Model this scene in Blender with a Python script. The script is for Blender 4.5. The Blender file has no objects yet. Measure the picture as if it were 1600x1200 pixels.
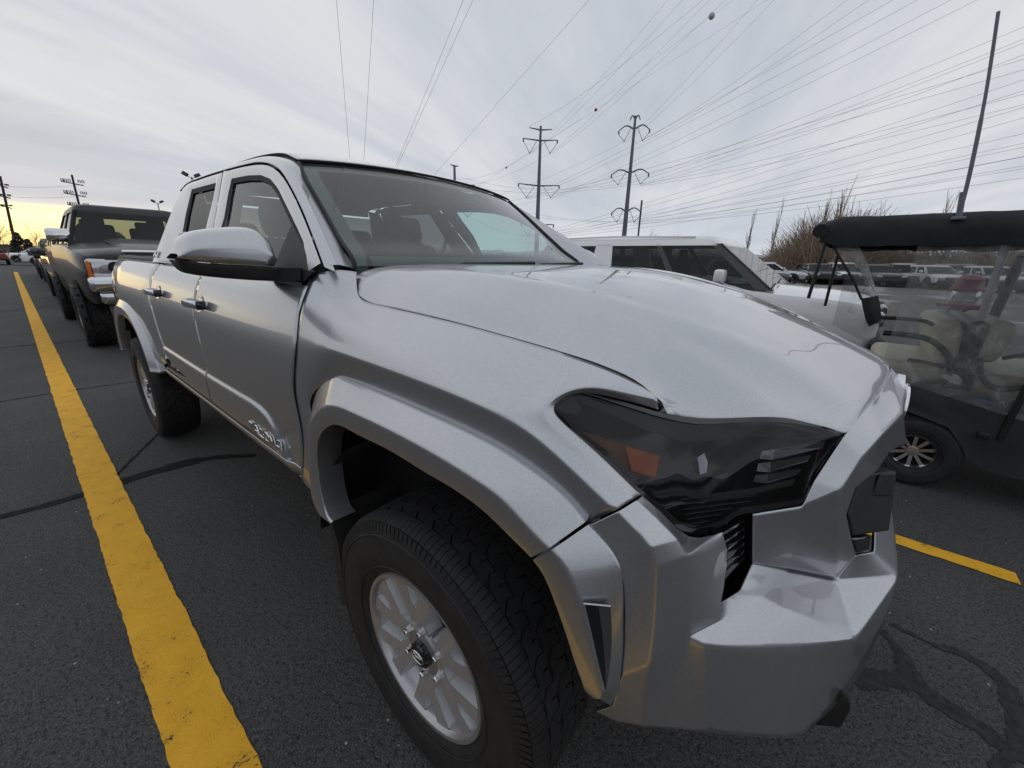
import bpy, bmesh, math, random
from mathutils import Vector, Matrix
R = math.radians
random.seed(7)
scn = bpy.context.scene
COL = scn.collection

# ------------------------------------------------------------------ camera
CAM_F = 625.0                       # focal length in pixels of a 1600 px wide frame
CAM_C = Vector((0.6837, -1.4056, 1.3996))
CAM_R = ((0.7677114718, 0.6405471613, 0.0178446124),
         (-0.2041053925, 0.2180384231, 0.9543585463),
         (-0.6074208465, 0.7363141858, -0.2981297285))   # right, up, forward
cam = bpy.data.objects.new('camera', bpy.data.cameras.new('camera'))
COL.objects.link(cam)
_r, _u, _f = [Vector(v) for v in CAM_R]
cam.matrix_world = Matrix(((_r.x, _u.x, -_f.x, CAM_C.x), (_r.y, _u.y, -_f.y, CAM_C.y),
                           (_r.z, _u.z, -_f.z, CAM_C.z), (0, 0, 0, 1)))
cam.data.sensor_width = 36.0
cam.data.lens = 36.0 * CAM_F / 1600.0
cam.data.clip_start = 0.02
cam.data.clip_end = 20000
scn.camera = cam
scn.view_settings.view_transform = 'Standard'
scn.view_settings.look = 'None'
scn.view_settings.exposure = 0.45
scn.view_settings.gamma = 1.0
scn.view_settings.use_curve_mapping = False
scn.cycles.max_bounces = 8
scn.cycles.transparent_max_bounces = 24

# ------------------------------------------------------------------ world: high overcast, clear yellow strip at the western horizon
SUN_EL, SUN_AZ = R(7.0), R(179.0)   # azimuth measured from +X towards +Y
world = bpy.data.worlds.new('World')
scn.world = world
world.use_nodes = True
wn = world.node_tree
wn.nodes.clear()
def wnode(t, **k):
    n = wn.nodes.new(t)
    for a, b in k.items(): setattr(n, a, b)
    return n
def wl(a, b): wn.links.new(a, b)
def wmath(op, a, b=None, c=None, clamp=False):
    n = wnode('ShaderNodeMath', operation=op, use_clamp=clamp)
    for i, v in enumerate((a, b, c)):
        if v is None: continue
        if isinstance(v, (int, float)): n.inputs[i].default_value = v
        else: wl(v, n.inputs[i])
    return n.outputs[0]
def wmix(f, a, b):
    n = wnode('ShaderNodeMix', data_type='RGBA')
    for s, v in ((0, f), (6, a), (7, b)):
        if isinstance(v, (int, float)): n.inputs[s].default_value = v
        elif isinstance(v, tuple): n.inputs[s].default_value = v + (1,)
        else: wl(v, n.inputs[s])
    return n.outputs[2]
def wramp(f, stops):
    n = wnode('ShaderNodeValToRGB')
    e = n.color_ramp.elements
    while len(e) < len(stops): e.new(0.5)
    for el, (p, c) in zip(e, stops):
        el.position = p; el.color = c + (1,)
    wl(f, n.inputs[0]); return n.outputs[0]
_tc = wnode('ShaderNodeTexCoord')
_sep = wnode('ShaderNodeSeparateXYZ'); wl(_tc.outputs['Generated'], _sep.inputs[0])
wx, wy, wz = _sep.outputs
zc = wmath('MAXIMUM', wz, 0.0)
den = wmath('ADD', zc, 0.10)
px_, py_ = wmath('DIVIDE', wx, den), wmath('DIVIDE', wy, den)
# streak-aligned coordinates of the cloud deck
along = wmath('ADD', wmath('MULTIPLY', px_, -0.37), wmath('MULTIPLY', py_, 0.93))
across = wmath('ADD', wmath('MULTIPLY', px_, 0.93), wmath('MULTIPLY', py_, 0.37))
_cmb = wnode('ShaderNodeCombineXYZ')
wl(wmath('MULTIPLY', along, 0.28), _cmb.inputs[0]); wl(wmath('MULTIPLY', across, 0.85), _cmb.inputs[1])
_cmb.inputs[2].default_value = 3.7
nz1 = wnode('ShaderNodeTexNoise'); nz1.inputs['Scale'].default_value = 1.15; nz1.inputs['Detail'].default_value = 5
nz1.inputs['Roughness'].default_value = 0.5; nz1.inputs['Distortion'].default_value = 0.35
wl(_cmb.outputs[0], nz1.inputs['Vector'])
_cmb2 = wnode('ShaderNodeCombineXYZ')
wl(wmath('MULTIPLY', along, 0.9), _cmb2.inputs[0]); wl(wmath('MULTIPLY', across, 4.0), _cmb2.inputs[1])
nz2 = wnode('ShaderNodeTexNoise'); nz2.inputs['Scale'].default_value = 2.2; nz2.inputs['Detail'].default_value = 6
nz2.inputs['Roughness'].default_value = 0.6
wl(_cmb2.outputs[0], nz2.inputs['Vector'])
cl = wmath('ADD', wmath('MULTIPLY', nz1.outputs[0], 0.86), wmath('MULTIPLY', nz2.outputs[0], 0.14))
cloud = wramp(cl, [(0.33, (0.375, 0.40, 0.455)), (0.45, (0.435, 0.46, 0.505)), (0.56, (0.515, 0.53, 0.555)), (0.72, (0.585, 0.59, 0.595))])
# the deck gets paler and bluer low over the mountains
cloud = wmix(wmath('MULTIPLY', wramp(zc, [(0.0, (1, 1, 1)), (0.16, (0, 0, 0))]), 0.45), cloud, (0.54, 0.575, 0.635))
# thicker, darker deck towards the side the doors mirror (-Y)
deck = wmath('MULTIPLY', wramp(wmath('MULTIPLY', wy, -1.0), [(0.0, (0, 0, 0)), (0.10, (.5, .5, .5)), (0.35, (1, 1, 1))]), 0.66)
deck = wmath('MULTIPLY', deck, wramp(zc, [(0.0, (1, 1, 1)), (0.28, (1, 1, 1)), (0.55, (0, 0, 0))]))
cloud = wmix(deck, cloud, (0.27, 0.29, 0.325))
# clear strip with the set sun under the deck, seen towards -X
azd = wmath('SUBTRACT', 1.0, wmath('ADD', wmath('MULTIPLY', wx, -0.9945), wmath('MULTIPLY', wy, 0.1045)))   # 0 where the sun went down
glow_az = wramp(wmath('MULTIPLY', azd, 1.0), [(0.0, (1, 1, 1)), (0.012, (.95, .95, .95)), (0.035, (.45, .45, .45)), (0.12, (.06, .06, .06)), (0.4, (0, 0, 0))])
edge = wmath('ADD', wz, wmath('MULTIPLY', wmath('SUBTRACT', nz1.outputs[0], 0.5), 0.045))
glow_el = wramp(edge, [(0.0, (1, 1, 1)), (0.056, (1, 1, 1)), (0.070, (0.12, 0.12, 0.12)), (0.085, (0, 0, 0))])
glow_c = wramp(zc, [(0.0, (0.95, 0.58, 0.24)), (0.018, (1.15, 0.86, 0.36)), (0.05, (1.10, 0.97, 0.52))])
gfac = wmath('MULTIPLY', glow_az, glow_el)
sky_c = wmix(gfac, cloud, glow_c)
# darker blue-grey band of the deck above the strip
lin = wmath('MULTIPLY', glow_az, wramp(zc, [(0.0, (0, 0, 0)), (0.066, (0, 0, 0)), (0.085, (.75, .75, .75)), (0.13, (.45, .45, .45)), (0.19, (0, 0, 0))]))
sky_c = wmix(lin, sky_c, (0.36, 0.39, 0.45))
nish = wnode('ShaderNodeTexSky', sky_type='NISHITA')
nish.sun_disc = False
nish.sun_elevation = SUN_EL
nish.sun_rotation = R(90) - SUN_AZ
nscale = wnode('ShaderNodeVectorMath', operation='SCALE'); nscale.inputs['Scale'].default_value = 0.05
wl(nish.outputs[0], nscale.inputs[0])
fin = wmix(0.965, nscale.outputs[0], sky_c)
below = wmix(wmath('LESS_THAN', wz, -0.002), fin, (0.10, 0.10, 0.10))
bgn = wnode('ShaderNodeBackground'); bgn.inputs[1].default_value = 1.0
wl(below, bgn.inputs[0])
wo = wnode('ShaderNodeOutputWorld'); wl(bgn.outputs[0], wo.inputs[0])

sun = bpy.data.objects.new('sun', bpy.data.lights.new('sun', 'SUN'))
COL.objects.link(sun)
sun.data.energy = 0.1
sun.data.angle = R(110)
sun.data.color = (1.0, 0.86, 0.62)
sun.rotation_euler = Vector((math.cos(SUN_AZ) * math.cos(SUN_EL), math.sin(SUN_AZ) * math.cos(SUN_EL), math.sin(SUN_EL))).to_track_quat('Z', 'Y').to_euler()

# ------------------------------------------------------------------ photo pixel -> place (the distance always comes from a named plane or surface)
def ray(u, v):
    a, b = (u - 800) / CAM_F, -(v - 600) / CAM_F
    return _r * a + _u * b + _f
def bp(u, v, x=None, y=None, z=None):
    d = ray(u, v)
    if x is not None: t = (x - CAM_C.x) / d.x
    elif y is not None: t = (y - CAM_C.y) / d.y
    else: t = (z - CAM_C.z) / d.z
    return CAM_C + d * t
def bplane(u, v, p, n):
    d = ray(u, v); n = Vector(n)
    return CAM_C + d * ((Vector(p) - CAM_C).dot(n) / d.dot(n))
def interp(tab, t):
    if t <= tab[0][0]: return tab[0][1]
    for (a, va), (b, vb) in zip(tab, tab[1:]):
        if t <= b: return va + (vb - va) * (t - a) / (b - a)
    return tab[-1][1]
def bcurve(u, v, tab):
    """pixel on the vertical surface x = tab(y)"""
    d = ray(u, v); lo, hi = 0.0, 6.0
    g = lambda t: (CAM_C.x + d.x * t) - interp(tab, CAM_C.y + d.y * t)
    n = 400; prev = g(0.02); best = (9, 0)
    for i in range(1, n):
        t = 0.02 + 2.6 * i / n
        c = g(t)
        if prev * c <= 0:
            a, b = t - 2.6 / n, t
            for _ in range(40):
                m = (a + b) / 2
                if g(a) * g(m) <= 0: b = m
                else: a = m
            return CAM_C + d * a
        if t > .3 and abs(c) < best[0]: best = (abs(c), t)
        prev = c
    return CAM_C + d * best[1]

# ------------------------------------------------------------------ mesh helpers
def tag(o, label=None, cat=None, group=None, kind=None):
    if label: o['label'] = label
    if cat: o['category'] = cat
    if group: o['group'] = group
    if kind: o['kind'] = kind
    return o
def thing(name, label, cat, loc=(0, 0, 0), rz=0.0, group=None):
    o = bpy.data.objects.new(name, None); COL.objects.link(o)
    o.empty_display_size = 0.2
    o.location = loc; o.rotation_euler = (0, 0, rz)
    return tag(o, label, cat, group)
def obj(name, vf, mat, parent=None, smooth=None, mods=()):
    """vf = (verts, faces) -> one mesh object; smooth = crease angle in degrees (None = flat)"""
    me = bpy.data.meshes.new(name)
    me.from_pydata([tuple(v) for v in vf[0]], [], vf[1])
    bm = bmesh.new(); bm.from_mesh(me)
    bmesh.ops.remove_doubles(bm, verts=bm.verts, dist=1e-5)
    if smooth is not None:
        for f in bm.faces: f.smooth = True
        for e in bm.edges:
            e.smooth = not (len(e.link_faces) == 2 and e.calc_face_angle(0) > R(smooth))
    bm.to_mesh(me); bm.free()
    o = bpy.data.objects.new(name, me); COL.objects.link(o)
    if mat: me.materials.append(MAT[mat] if isinstance(mat, str) else mat)
    if any(m[0] == 'SOLIDIFY' for m in mods): me.materials.append(MAT['seam'])
    if parent: o.parent = parent
    for m in mods:
        mod = o.modifiers.new(m[0], m[0])
        for k, v in m[1].items(): setattr(mod, k, v)
    return o
def merge(*parts):
    V, F = [], []
    for v, f in parts:
        n = len(V); V += [Vector(p) for p in v]; F += [tuple(i + n for i in q) for q in f]
    return V, F
def mirror(vf): return [Vector((v[0], -v[1], v[2])) for v in vf[0]], [tuple(reversed(f)) for f in vf[1]]
def xform(vf, M): return [M @ Vector(v) for v in vf[0]], vf[1]
def move(vf, d): return [Vector(v) + Vector(d) for v in vf[0]], vf[1]
def box(cx, cy, cz, sx, sy, sz):
    v = [(cx + a * sx / 2, cy + b * sy / 2, cz + c * sz / 2) for a in (-1, 1) for b in (-1, 1) for c in (-1, 1)]
    return v, [(0, 1, 3, 2), (4, 6, 7, 5), (0, 4, 5, 1), (2, 3, 7, 6), (0, 2, 6, 4), (1, 5, 7, 3)]
def rbox(cx, cy, cz, sx, sy, sz, r=0.01, seg=2):
    bm = bmesh.new(); v, f = box(cx, cy, cz, sx, sy, sz)
    bv = [bm.verts.new(p) for p in v]
    for q in f: bm.faces.new([bv[i] for i in q])
    bmesh.ops.bevel(bm, geom=bm.edges[:], offset=r, segments=seg, affect='EDGES', profile=0.5)
    bm.verts.index_update()
    out = [p.co.copy() for p in bm.verts], [tuple(x.index for x in q.verts) for q in bm.faces]
    bm.free(); return out
def gridf(rows, closed_u=False, closed_v=False, flip=False):
    n, m = len(rows), len(rows[0]); V = [Vector(p) for r in rows for p in r]; F = []
    for i in range(n if closed_v else n - 1):
        for j in range(m if closed_u else m - 1):
            a, b = i * m + j, i * m + (j + 1) % m
            c, d = ((i + 1) % n) * m + (j + 1) % m, ((i + 1) % n) * m + j
            F.append((a, d, c, b) if flip else (a, b, c, d))
    return V, F
def cr(pts, n, loop=False):
    """Catmull-Rom through pts, n samples uniform in chord length"""
    P = [Vector(p) for p in pts]
    if len(P) == 2: return [P[0].lerp(P[1], i / (n - 1)) for i in range(n)]
    d = [0]
    for a, b in zip(P, P[1:]): d.append(d[-1] + max((b - a).length, 1e-6) ** 0.75)
    T = d
    Q = [P[0] * 2 - P[1]] + P + [P[-1] * 2 - P[-2]]
    K = [-(T[1] - T[0])] + T + [T[-1] + (T[-1] - T[-2])]
    out = []; dense = []
    N = max(n * 6, 120)
    k = 0
    for i in range(N):
        t = T[-1] * i / (N - 1)
        while k < len(P) - 2 and t > T[k + 1]: k += 1
        p0, p1, p2, p3 = Q[k:k + 4]; t0, t1, t2, t3 = K[k:k + 4]
        A1 = p0 * ((t1 - t) / (t1 - t0)) + p1 * ((t - t0) / (t1 - t0))
        A2 = p1 * ((t2 - t) / (t2 - t1)) + p2 * ((t - t1) / (t2 - t1))
        A3 = p2 * ((t3 - t) / (t3 - t2)) + p3 * ((t - t2) / (t3 - t2))
        B1 = A1 * ((t2 - t) / (t2 - t0)) + A2 * ((t - t0) / (t2 - t0))
        B2 = A2 * ((t3 - t) / (t3 - t1)) + A3 * ((t - t1) / (t3 - t1))
        dense.append(B1 * ((t2 - t) / (t2 - t1)) + B2 * ((t - t1) / (t2 - t1)))
    return resamp(dense, n)
def resamp(P, n):
    P = [Vector(p) for p in P]
    L = [0]
    for a, b in zip(P, P[1:]): L.append(L[-1] + (b - a).length)
    out = []; k = 0
    for i in range(n):
        s = L[-1] * i / (n - 1)
        while k < len(P) - 2 and s > L[k + 1]: k += 1
        w = (s - L[k]) / max(L[k + 1] - L[k], 1e-9)
        out.append(P[k].lerp(P[k + 1], min(max(w, 0), 1)))
    return out
def fillet(P, rad, seg=4):
    """round the inner corners of an open polyline; rad = one radius or one per point"""
    P = [Vector(p) for p in P]; out = [P[0]]
    for i in range(1, len(P) - 1):
        r = rad[i] if isinstance(rad, (list, tuple)) else rad
        a, b, c = P[i - 1], P[i], P[i + 1]
        la, lc = (a - b).length, (c - b).length
        d = min(r, la * 0.48, lc * 0.48)
        if r <= 0 or d < 1e-6: out += [b] * (1 if r <= 0 else seg + 1); continue
        s, e = b + (a - b) * (d / la), b + (c - b) * (d / lc)
        for k in range(seg + 1):
            t = k / seg
            out.append(s * (1 - t) ** 2 + b * (2 * t * (1 - t)) + e * t ** 2)
    out.append(P[-1]); return out
def loft(curves, n, rad=0.0, seg=4, sub=1, flip=False):
    """skin through feature lines (each a list of points); cross-section corners rounded"""
    C = [cr(c, n) for c in curves]; rows = []
    for j in range(n):
        sec = fillet([c[j] for c in C], rad, seg)
        if sub > 1:
            s2 = []
            for a, b in zip(sec, sec[1:]):
                s2 += [a.lerp(b, k / sub) for k in range(sub)]
            sec = s2 + [sec[-1]]
        rows.append(sec)
    return gridf(rows, flip=flip)
def cru(pts, k):
    P = [Vector(p) for p in pts]; Q = [P[0] * 2 - P[1]] + P + [P[-1] * 2 - P[-2]]; out = []
    for i in range(len(P) - 1):
        a, b, c, d = Q[i:i + 4]
        for j in range(k):
            t = j / k
            out.append((b * 2 + (c - a) * t + (a * 2 - b * 5 + c * 4 - d) * t * t + (b * 3 - a - c * 3 + d) * t ** 3) * .5)
    return out + [P[-1]]
def loftu(curves, k, rad=0.0, seg=4, flip=False):
    C = [cru(c, k) for c in curves]
    return gridf([fillet([c[j] for c in C], rad, seg) for j in range(len(C[0]))], flip=flip)
def tube(path, r, seg=8, cap=True, loop=False):
    P = [Vector(p) for p in path]; rows = []; n = len(P)
    up = None
    for i, p in enumerate(P):
        a = P[(i - 1) % n] if (loop or i > 0) else P[0]
        b = P[(i + 1) % n] if (loop or i < n - 1) else P[-1]
        t = (b - a).normalized()
        if up is None:
            up = Vector((0, 0, 1)) if abs(t.z) < 0.9 else Vector((1, 0, 0))
        s = t.cross(up).normalized(); up = s.cross(t).normalized()
        rr = r[i] if isinstance(r, (list, tuple)) else r
        rows.append([p + (s * math.cos(2 * math.pi * k / seg) + up * math.sin(2 * math.pi * k / seg)) * rr for k in range(seg)])
    V, F = gridf(rows, closed_u=True, closed_v=loop)
    if cap and not loop:
        F.append(tuple(range(seg - 1, -1, -1))); F.append(tuple((n - 1) * seg + k for k in range(seg)))
    return V, F
def lathe(prof, seg=48, axis='y', closed=False):
    """prof = [(radius, position along axis)]"""
    rows = []
    for k in range(seg):
        a = 2 * math.pi * k / seg; c, s = math.cos(a), math.sin(a)
        if axis == 'y': rows.append([(r * c, h, r * s) for r, h in prof])
        elif axis == 'x': rows.append([(h, r * c, r * s) for r, h in prof])
        else: rows.append([(r * c, r * s, h) for r, h in prof])
    return gridf(rows, closed_v=True, closed_u=closed)
def prism(poly, d):
    """closed 3D polygon extruded by vector d"""
    P = [Vector(p) for p in poly]; d = Vector(d); n = len(P)
    V = P + [p + d for p in P]
    F = [tuple(range(n - 1, -1, -1)), tuple(range(n, 2 * n))]
    F += [(i, (i + 1) % n, n + (i + 1) % n, n + i) for i in range(n)]
    return V, F
def ball(c, r, seg=12, rings=8):
    c = Vector(c); rr = (r, r, r) if not isinstance(r, (tuple, list)) else r
    rows = []
    for i in range(rings + 1):
        t = math.pi * i / rings
        rows.append([c + Vector((rr[0] * math.sin(t) * math.cos(2 * math.pi * k / seg), rr[1] * math.sin(t) * math.sin(2 * math.pi * k / seg), rr[2] * math.cos(t))) for k in range(seg)])
    return gridf(rows, closed_u=True, flip=True)
def dup(root, parent=None):
    c = root.copy(); COL.objects.link(c); c.parent = parent
    for ch in list(root.children):
        dup(ch, c)
    return c
BEV = lambda w=0.004, s=2, a=30: ('BEVEL', dict(width=w, segments=s, limit_method='ANGLE', angle_limit=R(a), harden_normals=False))
SOL = lambda t=0.012, off=-1: ('SOLIDIFY', dict(thickness=t, offset=off, material_offset_rim=1))
SUB = lambda n=2: ('SUBSURF', dict(levels=n, render_levels=n))

# ------------------------------------------------------------------ materials
MAT = {}
class M:
    def __init__(s, name):
        s.m = bpy.data.materials.new(name); s.m.use_nodes = True
        s.t = s.m.node_tree; s.b = s.t.nodes['Principled BSDF']; s.out = s.t.nodes['Material Output']
        MAT[name] = s.m
    def set(s, **k):
        for a, v in k.items():
            i = s.b.inputs[a.replace('_', ' ')]
            i.default_value = (v + (1,)) if isinstance(v, tuple) and len(v) == 3 else v
        return s
    def n(s, t, **k):
        q = s.t.nodes.new(t)
        for a, b in k.items(): setattr(q, a, b)
        return q
    def l(s, a, b): s.t.links.new(a, b); return s
    def coord(s, kind='Object'): return s.n('ShaderNodeTexCoord').outputs[kind]
    def pos(s): return s.n('ShaderNodeNewGeometry').outputs['Position']
    def noise(s, scale, detail=4, rough=0.55, vec=None, dist=0.0):
        q = s.n('ShaderNodeTexNoise'); q.inputs['Scale'].default_value = scale; q.inputs['Detail'].default_value = detail
        q.inputs['Roughness'].default_value = rough; q.inputs['Distortion'].default_value = dist
        s.l(vec if vec is not None else s.pos(), q.inputs['Vector']); return q.outputs[0]
    def ramp(s, f, stops):
        q = s.n('ShaderNodeValToRGB'); e = q.color_ramp.elements
        while len(e) < len(stops): e.new(0.5)
        for el, (p, c) in zip(e, stops):
            el.position = p; el.color = (c + (1,)) if isinstance(c, tuple) else (c, c, c, 1)
        s.l(f, q.inputs[0]); return q.outputs[0]
    def mix(s, f, a, b, blend='MIX'):
        q = s.n('ShaderNodeMix', data_type='RGBA', blend_type=blend)
        for k, v in ((0, f), (6, a), (7, b)):
            if isinstance(v, (int, float)): q.inputs[k].default_value = v
            elif isinstance(v, tuple): q.inputs[k].default_value = v + (1,)
            else: s.l(v, q.inputs[k])
        return q.outputs[2]
    def math(s, op, a, b=None):
        q = s.n('ShaderNodeMath', operation=op)
        for i, v in enumerate((a, b)):
            if v is None: continue
            if isinstance(v, (int, float)): q.inputs[i].default_value = v
            else: s.l(v, q.inputs[i])
        return q.outputs[0]
    def bump(s, h, strength=0.3, dist=0.01):
        q = s.n('ShaderNodeBump'); q.inputs['Strength'].default_value = strength; q.inputs['Distance'].default_value = dist
        s.l(h, q.inputs['Height']); s.l(q.outputs[0], s.b.inputs['Normal']); return s
    def col(s, c): s.l(c, s.b.inputs['Base Color']); return s
    def rgh(s, c): s.l(c, s.b.inputs['Roughness']); return s

def simple(name, c, rough=0.5, metal=0.0, var=0.0, scale=20, bump=0.0, coat=0.0, bscale=None, spec=0.5):
    m = M(name).set(Base_Color=c, Roughness=rough, Metallic=metal, Coat_Weight=coat, Coat_Roughness=0.04, Specular_IOR_Level=spec)
    if var:
        f = m.noise(scale, 5)
        m.col(m.ramp(f, [(0.3, tuple(x * (1 - var) for x in c)), (0.7, tuple(min(1, x * (1 + var)) for x in c))]))
    if bump: m.bump(m.noise(bscale or scale * 4, 3), bump, 0.004)
    return m
def car_paint(name, c, metal=0.0, rough=0.3, flake=0.0, dust=0.0):
    m = M(name).set(Base_Color=c, Roughness=rough, Metallic=metal, Coat_Weight=1.0, Coat_Roughness=0.02, Coat_IOR=1.6)
    base = None
    if flake:
        v = m.n('ShaderNodeTexVoronoi'); v.inputs['Scale'].default_value = 900; m.l(m.pos(), v.inputs['Vector'])
        base = m.mix(m.ramp(v.outputs['Color'], [(0.2, 0.0), (0.95, 1.0)]), tuple(x * (1 - flake) for x in c), tuple(min(1, x * (1 + flake)) for x in c))
    if dust:
        n = m.noise(2.2, 6, 0.6); n2 = m.noise(160, 2)
        geo = m.n('ShaderNodeNewGeometry'); sx = m.n('ShaderNodeSeparateXYZ'); m.l(geo.outputs['Normal'], sx.inputs[0])
        up = m.ramp(sx.outputs[2], [(0.3, 0.15), (0.95, 1.0)])
        f = m.math('MULTIPLY', m.math('MULTIPLY', m.ramp(n, [(0.35, 0.0), (0.75, 1.0)]), m.ramp(n2, [(0.3, 0.4), (0.7, 1.0)])), up)
        f = m.math('MULTIPLY', f, dust)
        base = m.mix(f, base if base is not None else c, (0.36, 0.345, 0.32))
        m.l(m.math('SUBTRACT', 1.0, m.math('MULTIPLY', f, 1.2)), m.b.inputs['Coat Weight'])
        m.l(m.math('MULTIPLY', m.math('SUBTRACT', 1.0, f), metal), m.b.inputs['Metallic'])
    if base is not None: m.col(base)
    return m
def glass(name, tint, rough=0.0, refl=1.0, ior=1.5, dirt=0.0):
    """thin sheet: fresnel mirror over a tinted see-through"""
    m = M(name); m.t.nodes.remove(m.b)
    tr = m.n('ShaderNodeBsdfTransparent'); tr.inputs[0].default_value = tint + (1,)
    gl = m.n('ShaderNodeBsdfGlossy'); gl.inputs['Roughness'].default_value = rough
    lw = m.n('ShaderNodeLayerWeight'); lw.inputs[0].default_value = 0.5
    sch = m.math('ADD', 0.04, m.math('MULTIPLY', m.math('POWER', lw.outputs['Facing'], 5.0), 0.96))
    mx = m.n('ShaderNodeMixShader'); m.l(m.math('MINIMUM', m.math('MULTIPLY', sch, refl), 1.0), mx.inputs[0])
    m.l(tr.outputs[0], mx.inputs[1]); m.l(gl.outputs[0], mx.inputs[2])
    last = mx.outputs[0]
    if dirt:
        df = m.n('ShaderNodeBsdfDiffuse'); df.inputs[0].default_value = (0.45, 0.45, 0.44, 1)
        m2 = m.n('ShaderNodeMixShader')
        m.l(m.math('MULTIPLY', m.ramp(m.noise(7, 6, 0.65), [(0.3, 0.35), (0.75, 1.0)]), dirt), m2.inputs[0])
        m.l(last, m2.inputs[1]); m.l(df.outputs[0], m2.inputs[2]); last = m2.outputs[0]
    m.l(last, m.out.inputs[0]); return m

car_paint('silver', (0.53, 0.545, 0.57), metal=0.88, rough=0.33, flake=0.12, dust=0.2)
car_paint('silver_flat', (0.53, 0.545, 0.57), metal=0.88, rough=0.33, flake=0.12)
simple('paint_black', (0.012, 0.012, 0.013), 0.38, coat=0.35, spec=0.25)
car_paint('paint_grey', (0.10, 0.105, 0.11), metal=0.4, rough=0.3)
car_paint('paint_darkgrey', (0.04, 0.042, 0.046), metal=0.3, rough=0.3)
car_paint('paint_white', (0.86, 0.87, 0.88), rough=0.4)
car_paint('paint_red', (0.25, 0.02, 0.015), rough=0.3)
car_paint('paint_blue', (0.03, 0.06, 0.16), metal=0.3, rough=0.3)
car_paint('paint_champagne', (0.42, 0.39, 0.34), metal=0.6, rough=0.35)
simple('chrome', (0.75, 0.76, 0.78), 0.12, 1.0)
simple('satin_metal', (0.62, 0.62, 0.63), 0.3, 1.0)
simple('alloy', (0.44, 0.44, 0.45), 0.34, 0.7, var=0.06, scale=60, coat=0.3)
simple('alloy_side', (0.58, 0.59, 0.61), 0.42, 0.25)
simple('alloy_face', (0.42, 0.415, 0.41), 0.38, 0.45, var=0.08, scale=50, coat=0.2)
simple('alloy_pocket', (0.20, 0.20, 0.205), 0.45, 0.5)
simple('black_plastic', (0.016, 0.016, 0.017), 0.55, var=0.25, scale=40, bump=0.15, bscale=700)
simple('gloss_black', (0.008, 0.008, 0.009), 0.12, coat=0.6)
simple('dark_grey_plastic', (0.045, 0.047, 0.05), 0.5, bump=0.1, bscale=600)
simple('liner', (0.006, 0.006, 0.006), 0.9)
simple('rubber', (0.013, 0.013, 0.0135), 0.72, var=0.3, scale=30, bump=0.12, bscale=500)
simple('tyre', (0.0145, 0.0145, 0.015), 0.68, var=0.4, scale=22, bump=0.15, bscale=300)
simple('seam', (0.004, 0.004, 0.004), 0.8)
simple('seat_cloth', (0.06, 0.065, 0.068), 0.9, var=0.2, scale=60, bump=0.3, bscale=900)
simple('interior_dark', (0.035, 0.037, 0.04), 0.7)
simple('interior_light', (0.28, 0.28, 0.27), 0.9)
simple('amber_unlit', (0.20, 0.05, 0.006), 0.4)  # darker copy of the amber, for the part no light reaches
simple('amber', (0.62, 0.13, 0.006), 0.35)
simple('lens_clear', (0.22, 0.23, 0.24), 0.15, 0.6, coat=0.8)
simple('lens_grain', (0.5, 0.5, 0.51), 0.3, 0.8, var=0.6, scale=700)
simple('paper', (0.78, 0.78, 0.78), 0.7)
simple('ink', (0.05, 0.05, 0.055), 0.8)
glass('glass_windshield', (0.66, 0.80, 0.77), dirt=0.09, refl=2.2)
glass('glass_side', (0.60, 0.80, 0.80), dirt=0.06, refl=1.1)
glass('glass_privacy', (0.16, 0.16, 0.165), dirt=0.04, refl=0.6)
glass('glass_lamp', (0.50, 0.51, 0.53), dirt=0.004, refl=1.0)
glass('glass_dark', (0.05, 0.055, 0.06))
glass('glass_far', (0.40, 0.44, 0.43), refl=0.9)
glass('glass_priv2', (0.20, 0.23, 0.23), refl=0.8)
# ================================================================== ground
m = M('asphalt')
n1 = m.noise(0.9, 7, 0.62); n2 = m.noise(26, 5, 0.7); n3 = m.noise(170, 3, 0.65); n4 = m.noise(70, 4, 0.7)
base = m.mix(m.ramp(n1, [(0.32, 0.0), (0.68, 1.0)]), (0.044, 0.043, 0.042), (0.084, 0.082, 0.079))
base = m.mix(m.ramp(n2, [(0.45, 0.0), (0.72, 0.6)]), base, (0.105, 0.102, 0.098))
base = m.mix(m.ramp(n4, [(0.38, 1.0), (0.52, 0.0)]), base, (0.018, 0.018, 0.018))
base = m.mix(m.ramp(n3, [(0.52, 0.0), (0.66, 1.0)]), base, (0.16, 0.155, 0.15))
vo = m.n('ShaderNodeTexVoronoi'); vo.inputs['Scale'].default_value = 24; m.l(m.pos(), vo.inputs['Vector'])
vr = m.n('ShaderNodeTexVoronoi'); vr.inputs['Scale'].default_value = 42; m.l(m.pos(), vr.inputs['Vector'])
speck = m.math('MULTIPLY', m.math('LESS_THAN', vo.outputs['Distance'], 0.10), m.math('GREATER_THAN', m.n('ShaderNodeSeparateColor').outputs[0], 0.5))
sc_ = m.t.nodes[-1] if False else None
sep = [q for q in m.t.nodes if q.bl_idname == 'ShaderNodeSeparateColor'][0]; m.l(vo.outputs['Color'], sep.inputs[0])
gt = [q for q in m.t.nodes if q.bl_idname == 'ShaderNodeMath' and q.operation == 'GREATER_THAN'][0]; gt.inputs[1].default_value = 0.90
base = m.mix(speck, base, (0.38, 0.37, 0.36))
m.col(base).set(Roughness=0.82, Specular_IOR_Level=0.35)
hgt = m.math('ADD', m.math('MULTIPLY', n3, 0.6), m.math('MULTIPLY', n4, 0.7))
m.bump(hgt, 0.8, 0.008)
g = obj('asphalt_lot', gridf([[(x, y, 0) for x in (-2500, -60, -8, 4, 60, 2500)] for y in (-2500, -40, -6, 6, 40, 2500)], flip=True), 'asphalt'); tag(g, kind='structure')

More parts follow.
